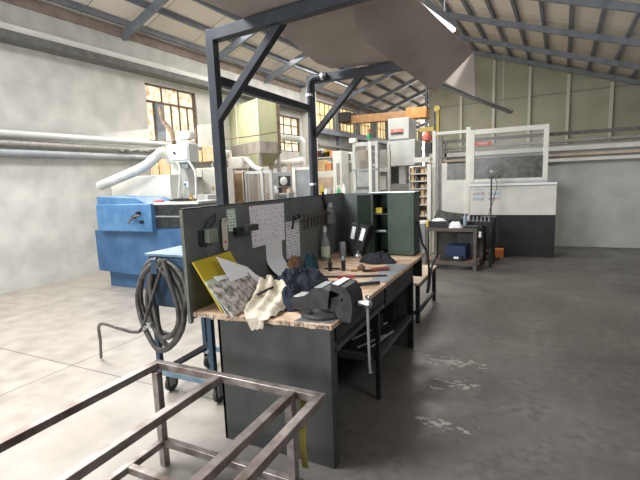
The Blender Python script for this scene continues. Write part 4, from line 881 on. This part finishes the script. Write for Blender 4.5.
# lathe row and crates under the yellow windows
t = thing('grey_press', (-3.473, 11.2, 0), 'grey machine column between the glazed booth and the machining centre', 'machine')
obj('press_body', MB().box(-3.553, -3.356, 11.2, 11.6, 0, 2.440), M_meshg, t, .01); obj('press_arm', MB().bxz((-3.605, -3.299, 1.853, 1.959), 11.05, 11.2), M_greyw, t, .006); obj('press_panel', MB().bxz((-3.538, -3.384, 1.369, 1.746), 11.16, 11.2), M_white, t)
for k, (q, m, lab) in enumerate((((-6.123, -5.872, 2.033, 2.351), M_card, 'brown carton on the long cream machine bed, nearest the gantry post'), ((-5.838, -5.661, 2.022, 2.243), M_orange, 'orange brown block on the long cream machine bed'), ((-5.623, -5.483, 2.013, 2.390), M_rust, 'tall rust brown block on the long cream machine bed'))):
    solo('machine_block', MB().box(q[0], q[1], 12.65, 12.95, 2.003 + .001, q[3]), m, lab, 'block', bevel=.01)
# big column machine
CMN = thing('column_machine', (-3.268, 12.0, 0), 'large light grey machining centre with stepped column head and red sign, behind the green cabinet', 'machine')
obj('column_head', MB().bxz((-3.549, -2.946, 2.744, 3.349), 12.0, 12.9), M_greyw, CMN, .02)
obj('column_cover', MB().bxz((-3.559, -2.782, 2.014, 2.738), 12.0, 12.9), M_greyw, CMN, .02)
obj('cover_seam', MB().bxz((-3.550, -2.945, 2.766, 2.782), 11.985, 12.0), M_greym, CMN)
obj('ram', MB().bxz((-3.300, -3.096, 1.504, 2.017), 12.2, 12.5), M_greyw, CMN); obj('spindle_nose', MB().bxz((-3.287, -3.168, 1.387, 1.503), 12.25, 12.45), M_dark, CMN)
obj('machine_base', MB().box(-3.695, -2.748, 12.2, 13.2, 0, 1.514), M_meshg, CMN, .01)
obj('base_column', MB().bxz((-3.720, -3.567, 1.336, 2.042), 12.3, 12.9), M_greym, CMN)
obj('support_column', MB().box(-3.738, -3.154, 12.7, 12.95, 0, 2.216), M_greym, CMN)
def sign(q, Y, parent, name='sign_plate'):
    s_ = obj(name, MB().box(q[0], q[1], Y - .02, Y, q[2], q[3]), M_redp, parent, label='red sign with white lettering')
    h = q[3] - q[2]; w = q[1] - q[0]; L_ = MB(); n = 6; x = q[0] + w * .22; st = w * .6 / n
    for k in range(n):
        a = x + st * k; zl_, zh_ = q[2] + h * .28, q[3] - h * .25; t = st * .18
        L_.box(a, a + t, Y - .026, Y - .02, zl_, zh_)
        if k % 2 == 0: L_.box(a, a + st * .7, Y - .026, Y - .02, zh_ - t, zh_); L_.box(a, a + st * .6, Y - .026, Y - .02, (zl_ + zh_) / 2, (zl_ + zh_) / 2 + t)
        else: L_.box(a, a + st * .7, Y - .026, Y - .02, zl_, zl_ + t); L_.box(a + st * .6, a + st * .75, Y - .026, Y - .02, zl_, zh_)
    obj('lettering', L_, M_paper, s_)
sign((-3.459, -3.113, 2.954, 3.050), 11.99, CMN); obj('sign_strip', MB().bxz((-3.460, -3.114, 2.904, 2.946), 11.97, 11.99), M_dark, CMN)
# crane bridge
CR = thing('bridge_crane', (-4.843, 16.000, 4.040), 'orange brown overhead crane beam crossing the hall below the roof', 'crane')
a = Vector((-5.646, 16.000, 4.005)); b_ = Vector((-3.147, 15.600, 3.895))
cdir = (b_ - a); a2 = a - cdir.normalized() * .9
obj('bridge_beam', MB().beam(a2, b_, .35, .30), M_brown, CR, .01)
c1 = a.lerp(b_, .70); off = Vector((0, -.25, .04)); obj('orange_girder', MB().beam(c1 + off, b_ + off, .10, .36), M_orange, CR, .01)
obj('end_truck', MB().box(a2.x - .1, a2.x + .35, a2.y - .5, a2.y + .5, a2.z - .12, a2.z + .25), M_dark, CR)
obj('end_drum', MB().cyl(a2 + Vector((.05, -.3, .05)), a2 + Vector((.25, -.3, .05)), .12), M_mustard, CR)
obj('rail_hanger', MB().cyl(b_ + Vector((-.05, 0, .1)), b_ + Vector((-.05, 0, 1.8)), .04, seg=8), M_post, CR)
# yellow lifting post
YP = thing('jib_post', (-1.889, 10.4, 0), 'mustard yellow lifting post rising behind the wire fence', 'crane')
q = (-1.958, -1.820, 2.668, 3.217); obj('mast', MB().box(q[0] + .05, q[1] - .02, 10.4, 10.52, q[2] - .1, q[3]), M_mustard, YP, .01)
obj('mast_guide', MB().box(q[0], q[0] + .03, 10.38, 10.41, q[2], q[3] - .05), M_dark, YP); obj('support_post', MB().box(q[0] + .05, q[1] - .02, 10.4, 10.52, 0, q[2] - .1), M_greym, YP); obj('pulley', MB().cyl(((q[0] + q[1]) / 2, 10.36, q[3] + .03), ((q[0] + q[1]) / 2, 10.5, q[3] + .03), .07), M_mustard, YP)
obj('arm', MB().beam((q[0] + .05, 10.45, 2.797), (q[0] - .35, 10.45, 2.801), .08, .10), M_mustard, YP)
hb = thing('hook_block', (-2.122, 10.4, 2.500), 'red hook block with black motor hanging from the mustard yellow arm', 'hook')
obj('red_housing', MB().lathe((-2.122, 10.4, 2.500), [(.04, 0), (.11, .04), (.12, .12), (.08, .18), (.03, .24)], 14), M_redp, hb)
obj('motor', MB().bxz((-2.170, -2.005, 2.240, 2.474), 10.35, 10.5), M_black, hb, .01); obj('hanging_link', MB().cyl((-2.122, 10.42, 2.570), (-2.122, 10.45, 2.801), .012, seg=6), M_dark, hb)

# rack with parts behind the bench
PR = thing('parts_rack', (-2.594, 11.4, 0), 'cream wire rack crowded with small parts right of the machining centre', 'rack')
q = (-2.810, -2.276, 0.749, 1.973); RX0, RX1, RZ = q[0], q[1], q[3]
for x in (RX0, RX1 - .03):
    for y in (11.4, 11.8): obj('upright', MB().box(x, x + .03, y, y + .03, 0, RZ), M_greyw, PR)
obj('back_mesh', MB().box(RX0, RX1, 11.83, 11.85, .1, RZ), M_rust, PR)
lv = [.35, .65, .95, 1.17, 1.38, 1.58, 1.78]
for z in lv: obj('shelf', MB().box(RX0, RX1, 11.4, 11.83, z - .025, z), M_white, PR)
for i, z in enumerate(lv):
    for k in range(6):
        x = RX0 + .05 + (RX1 - RX0 - .14) * k / 6; h = rc.uniform(.09, .17)
        m = [M_card, M_cream_rag, M_dark, M_rust][k % 4]
        solo('machined_part', MB().lathe((x + .04, 11.55, z + .001), [(.035, 0), (.045, .01), (.04, h * .5), (.022, h * .6), (.02, h)], 10) if k % 2 else MB().box(x, x + .07, 11.45, 11.7, z + .001, z + h), m, ('brown', 'cream', 'dark', 'rusty')[k % 4] + ' part, ' + ('first', 'second', 'third', 'fourth', 'fifth', 'last')[k] + ' from the left on the ' + ('lowest', 'second lowest', 'third', 'middle', 'fifth', 'second highest', 'top')[i] + ' shelf of the wire rack', 'part', 'parts on the wire rack')

# white posts and machine guard on the right
def post(px, w, ytop, Y, m, label, ybot=None, r=None):
    pass
GP1 = solo('guard_post', MB().box(-1.879, -1.795, 9.2, 9.28, 0, 1.942), M_white, 'short thick white post left of the wire guard', 'post', bevel=.006)
GU = thing('machine_guard', (-1.075, 9.5, 0), 'cream framed machine guard with wire panels and a red sign, on the right', 'guard')
x1, x2, x3, x4 = -1.778, -1.672, -1.077, 3.0
zt = 2.617
obj('post', MB().box(x1 - .035, x1 + .035, 9.46, 9.54, 0, zt + .03), M_white, GU, .005); obj('post', MB().box(x2 - .04, x2 + .05, 9.56, 9.64, 0, zt - .08), M_meshg, GU, .005)
obj('post', MB().box(x3 - .045, x3 + .045, 9.46, 9.54, 0, zt + .05), M_white, GU, .005)
obj('top_rail', MB().box(x1, x3, 9.47, 9.53, zt - .06, zt), M_white, GU)
zp = 1.585
obj('white_panel', MB().box(x2 + .05, x3 - .045, 9.50, 9.53, .1, zp), M_white, GU)
obj('white_panel', MB().box(x2 + .05, -1.513, 9.50, 9.53, zp, 1.956), M_white, GU)
obj('inner_screen', MB().bxz((-1.513, -1.102, 1.584, 1.932), 9.50, 9.52), M_darkglass, GU)
for q_ in ((-1.511, -1.101, 1.753, 1.774), (-1.376, -1.355, 1.586, 1.935), (-1.222, -1.202, 1.581, 1.927)): obj('screen_bar', MB().bxz(q_, 9.485, 9.50), M_meshg, GU)
# sliding door frame to the right
zc0 = 1.443 + .042; z2 = 2.593; zb_ = 1.524; xa = -1.036
DF = thing('guard_window', (xa + .5, 9.4, 0), 'cream framed sliding window of the machine guard with a red sign, far right', 'guard')
obj('frame_stile', MB().box(xa, xa + .09, 9.38, 9.44, zb_, z2), M_white, DF, .005); obj('frame_stile', MB().box(xa + 1.35, xa + 1.44, 9.38, 9.44, zb_, z2), M_white, DF, .005)
obj('frame_rail', MB().box(xa + .091, xa + 1.349, 9.382, 9.438, z2 - .10, z2 - .002), M_white, DF, .005); obj('frame_rail', MB().box(xa + .091, xa + 1.349, 9.382, 9.438, zb_ + .002, zb_ + .06), M_white, DF, .005)
obj('frame_foot', MB().box(xa, xa + 1.44, 9.40, 9.44, zc0, zb_), M_greyw, DF)
obj('wire_screen', MB().box(xa + .09, xa + 1.35, 9.405, 9.415, zb_ + .06, 2.012), M_darkglass, DF); obj('clear_pane', MB().box(xa + .09, xa + 1.35, 9.408, 9.412, 2.012, z2 - .1), mat('booth_glass', (.75, .78, .76)), DF)
sign((-0.947, -0.622, 2.264, 2.334), 9.37, DF)
LP = thing('lower_cover', (xa + .7, 9.45, 0), 'cream lower machine cover with faded notices below the guard window', 'cover')
zc = 1.443; obj('cover_panel', MB().box(xa + .02, xa + 1.6, 9.35, 9.38, 0.846, zc), M_white, LP, .004); obj('cover_lip', MB().box(xa, xa + 1.6, 9.30, 9.38, zc, zc + .04), M_paper, LP)
obj('base_plinth', MB().box(xa + .02, xa + 1.6, 9.36, 9.9, 0, 0.846), M_black, LP)
for (q) in ((-0.969, -0.745, 1.138, 1.385), (-0.659, -0.441, 1.134, 1.378)): obj('notice_sheet', MB().box(q[0], q[1], 9.343, 9.35, q[2], q[3]), M_poster, LP, label='faded notice sheet')
# machine bulk behind the guard
MBK = thing('lathe_centre', (-1.166, 10.6, 0), 'long cream machine with horizontal ribs behind the guard', 'machine')
xs_ = -1.830
obj('machine_body', MB().box(xs_ - .1, 3.0, 10.9, 12.0, 0, 2.279), M_greyw, MBK, .01)
for k, (za_, zb2_, m) in enumerate(((2.132, 2.226, M_white), (2.015, 2.062, M_pale), (2.308, 2.366, M_meshg), (1.897, 1.967, M_white))):
    obj('cover_rib', MB().box(xs_ - .3, 3.0, 10.75 - .02 * k, 10.92, za_, zb2_), m, MBK, .004)
obj('cross_beam', MB().box(-2.555, xs_ - .3, 10.8, 10.92, 2.047, 2.170), M_white, MBK); obj('dark_duct', MB().box(xs_, 3.0, 10.7, 10.85, 2.464, 2.533), M_darkglass, MBK)
for x in (xs_ + .05, 2.9): obj('duct_post', MB().box(x, x + .06, 10.75, 10.81, 0, 2.533), M_greym, MBK)
# pedestal fan
FA = thing('pedestal_fan', (-0.590, 8.9, 0), 'dark pedestal fan standing before the guard window', 'fan')
fx, fz = -0.581, 1.729
gm = MB(); RR = .145
for k in range(18):
    t = 2 * math.pi * k / 18; gm.tube([(fx + .03 * math.cos(t), 8.86, fz + .03 * math.sin(t)), (fx + RR * .7 * math.cos(t), 8.835, fz + RR * .7 * math.sin(t)), (fx + RR * math.cos(t), 8.88, fz + RR * math.sin(t)), (fx + RR * .7 * math.cos(t), 8.94, fz + RR * .7 * math.sin(t))], .004, 5)
gm.tube([(fx + RR * math.cos(2 * math.pi * k / 28), 8.88, fz + RR * math.sin(2 * math.pi * k / 28)) for k in range(28)], .008, 6, True)
gm.tube([(fx + RR * .6 * math.cos(2 * math.pi * k / 24), 8.84, fz + RR * .6 * math.sin(2 * math.pi * k / 24)) for k in range(24)], .005, 6, True)
obj('grille', gm, M_greym, FA)
for k in range(3):
    t = 2 * math.pi * k / 3; d1 = Vector((math.cos(t - .35), 0, math.sin(t - .35))); d2 = Vector((math.cos(t + .35), .12, math.sin(t + .35))); c_ = Vector((fx, 8.885, fz))
    obj('blade', MB().slab([c_ + d1 * .02, c_ + d1 * .11, c_ + d2 * .12, c_ + d2 * .02], (0, .004, 0)), M_meshg, FA)
obj('motor', MB().lathe((fx, 8.87, fz), [(.025, 0), (.045, .02), (.05, .08), (.03, .11)], 14, (0, 1, 0)), M_greyw, FA)
obj('pole', MB().cyl((fx, 8.93, .04), (fx, 8.93, fz - .02), .014, seg=10), M_dark, FA); obj('bracket', MB().tube([(fx - .07, 8.93, fz - .06), (fx, 8.93, fz - .12), (fx + .07, 8.93, fz - .06)], .01, 8), M_dark, FA)
obj('fan_base', MB().lathe((fx, 8.93, 0), [(.19, 0), (.19, .015), (.05, .035), (.02, .06)], 24), M_dark, FA)
obj('power_cord', MB().tube(smooth_pts([(fx + .02, 8.95, fz - .05), (fx + .10, 8.96, fz - .25), (fx + .03, 8.96, fz - .6), (fx - .04, 8.97, fz - .9), (fx + .05, 8.97, .02)]), .007, 6), M_dark, FA)

# ================================================================== STEEL TABLE WITH CLUTTER
rt = R(-6)
TT = Matrix.Translation((-1.17, 7.7, 0)) @ Matrix.Rotation(rt, 4, 'Z')
ST = thing('steel_table', (-1.17, 7.9, 0), 'brown grey steel table with lower shelf in front of the machine guard', 'table')
hw = .455; tz_ = .75
obj('table_top', MB(TT).box(-hw, hw + .01, 0, .62, tz_ - .06, tz_), mat('brown_grey_steel', (.09, .08, .07), (.15, .13, .115), .5, .3, 6), ST, .004)
for x in (-hw + .03, hw - .03):
    for y in (.03, .59): obj('leg', MB(TT).box(x - .03, x + .03, y - .03, y + .03, 0, tz_ - .06), mat('brown_grey_steel', (.09, .08, .07)), ST, .003)
obj('lower_shelf', MB(TT).box(-hw + .02, hw - .02, .03, .59, .13, .155), M_brownpaper, ST)
obj('shelf_rail', MB(TT).box(-hw + .02, hw - .02, 0, .03, .09, .155), mat('brown_grey_steel', (.09, .08, .07)), ST)
obj('back_panel', MB(TT).box(-hw, hw, .60, .612, .14, tz_ - .06), M_greend, ST)
def on(name, x0, x1, y0, y1, z0, z1, m, lab, cat, bev=.003, grp=None): return solo(name, MB(TT).box(x0, x1, y0, y1, z0, z1), m, lab, cat, grp, bev)
on('black_crate', -.40, -.06, .02, .24, tz_ + .001, tz_ + .115, M_black, 'black plastic crate at the left front of the steel table', 'crate')
solo('white_wipes', heap(*(TT @ Vector((-.23, .13, 0)))[:2], .13, .08, .04, 41, 24, 8, 12, tz_ + .117), M_paper, 'crumpled white wipes heaped on the black crate', 'wipes')
solo('paper_heap', heap(*(TT @ Vector((.06, .13, 0)))[:2], .14, .10, .09, 43, 30, 8, 10, tz_ + .002), M_paper, 'crumpled white paper heap in the middle of the steel table', 'paper')
t = thing('tool_case', TT @ Vector((-.05, .45, tz_)), 'open dark grey tool case at the back of the steel table', 'case')
obj('case_body', MB(TT).box(-.38, .12, .34, .56, tz_ + .001, tz_ + .13), M_dark, t, .01); obj('case_lid', MB(TT).slab([(-.44, .50, tz_ + .12), (-.36, .50, tz_ + .30), (-.20, .50, tz_ + .25), (.20, .50, tz_ + .21), (.14, .50, tz_ + .13)], (0, .05, 0)), M_darkglass, t)
obj('case_handle', MB(TT).tube([(-.2, .33, tz_ + .07), (-.2, .30, tz_ + .08), (-.06, .30, tz_ + .08), (-.06, .33, tz_ + .07)], .008, 6), M_black, t)
wb_ = thing('water_bottle', TT @ Vector((.20, .26, tz_)), 'clear bluish water bottle standing on the steel table', 'bottle')
obj('bottle_body', MB(TT).lathe((.20, .26, tz_ + .001), [(.030, 0), (.034, .01), (.034, .15), (.028, .18), (.013, .215), (.013, .23)], 16), M_clblue, wb_); obj('bottle_cap', MB(TT).lathe((.20, .26, tz_ + .231), [(.015, 0), (.015, .018)], 12), M_pale, wb_)
on('flat_tray', .22, .46, .04, .24, tz_ + .001, tz_ + .035, M_black, 'flat black tray at the right front of the steel table', 'tray')
cu = MB(TT)
TH = thing('tool_holder_rack', TT @ Vector((.28, .5, tz_)), 'dark rack of upright tool holders at the right back of the steel table', 'rack')
obj('rack_base', MB(TT).box(.05, .62, .46, .58, tz_ + .001, tz_ + .08), M_dark, TH); obj('rack_leg', MB(TT).box(.58, .62, .46, .58, 0, tz_), M_dark, TH); 
p0 = None
for k in range(8):
    c_ = TT @ Vector((.09 + k * .068, .50, tz_ + .081)); lab = ('first', 'second', 'third', 'fourth', 'fifth', 'sixth', 'seventh', 'last')[k] + ' grey tool holder from the left in the rack on the steel table'
    if p0 is None: p0 = solo('tool_holder', MB().lathe(c_, [(.022, 0), (.024, .02), (.013, .03), (.010, .075), (.005, .10)], 10), M_greym, lab, 'tool holder', 'tool holders in the table rack')
    else: o = p0.copy(); COL.objects.link(o); o['label'] = lab; o.location = Vector(p0.location) + (c_ - (TT @ Vector((.09, .50, tz_ + .081))))
solo('yellow_container', MB(TT).lathe((-.425, .10, tz_ + .001), [(.03, 0), (.035, .01), (.035, .09), (.018, .11), (.018, .14)], 14), M_yellow, 'yellow container at the left end of the steel table', 'container')
on('blue_bin', -.10, .25, .10, .50, .156, .42, M_blue_bin, 'dark blue bin on the lower shelf of the steel table', 'bin', .01)
on('grey_board', .0, .28, .52, .56, .156, .60, M_greym, 'pale grey board standing behind the blue bin', 'board')
on('metal_parts', -.20, .20, .04, .09, .156, .24, M_dark, 'dark metal parts tray in front of the blue bin', 'tray')
on('white_tag', .06, .14, .035, .039, .20, .24, M_paper, 'small white card on the front of the dark parts tray', 'card', 0)
on('small_parts', -.35, -.25, .08, .18, .156, .22, M_meshg, 'small grey part at the left of the lower shelf of the steel table', 'part')
on('hanging_card', .475, .52, .05, .06, .60, .70, M_paper, 'white card hanging beside the right end of the steel table', 'card', 0)
# dark stand right of the table and orange crate
DS = thing('dark_stand', (-.55, 8.4, 0), 'dark open steel stand between the steel table and the machine plinth', 'stand')
for x in (-.66, -.50):
    for y in (8.45, 8.75): obj('leg', MB().box(x - .02, x + .02, y - .02, y + .02, 0, .86), M_dark, DS)
obj('stand_top', MB().box(-.70, -.46, 8.42, 8.78, .86, .885), M_dark, DS); obj('stand_shelf', MB().box(-.68, -.48, 8.45, 8.75, .2, .22), M_dark, DS)
solo('orange_crate', MB().box(-.62, -.34, 9.14, 9.33, .0, .17), M_crate, 'orange crate on the floor right of the dark stand', 'crate', bevel=.01)
solo('brown_sack', heap(-2.02, 8.35, .12, .14, .55, 51, 24, 10, 5, .001), M_brownpaper, 'brown sack standing on the floor left of the steel table', 'sack')
YC = thing('grey_pedestal', (-1.85, 9.0, 0), 'pale grey pedestal box left behind the steel table', 'pedestal')
obj('pedestal_body', MB().bxz((-2.024, -1.799, -0.065, 0.725), 8.6, 8.9), M_greym, YC, .006); obj('pedestal_lid', MB().bxz((-2.027, -1.784, 0.727, 0.768), 8.58, 8.92), M_white, YC)
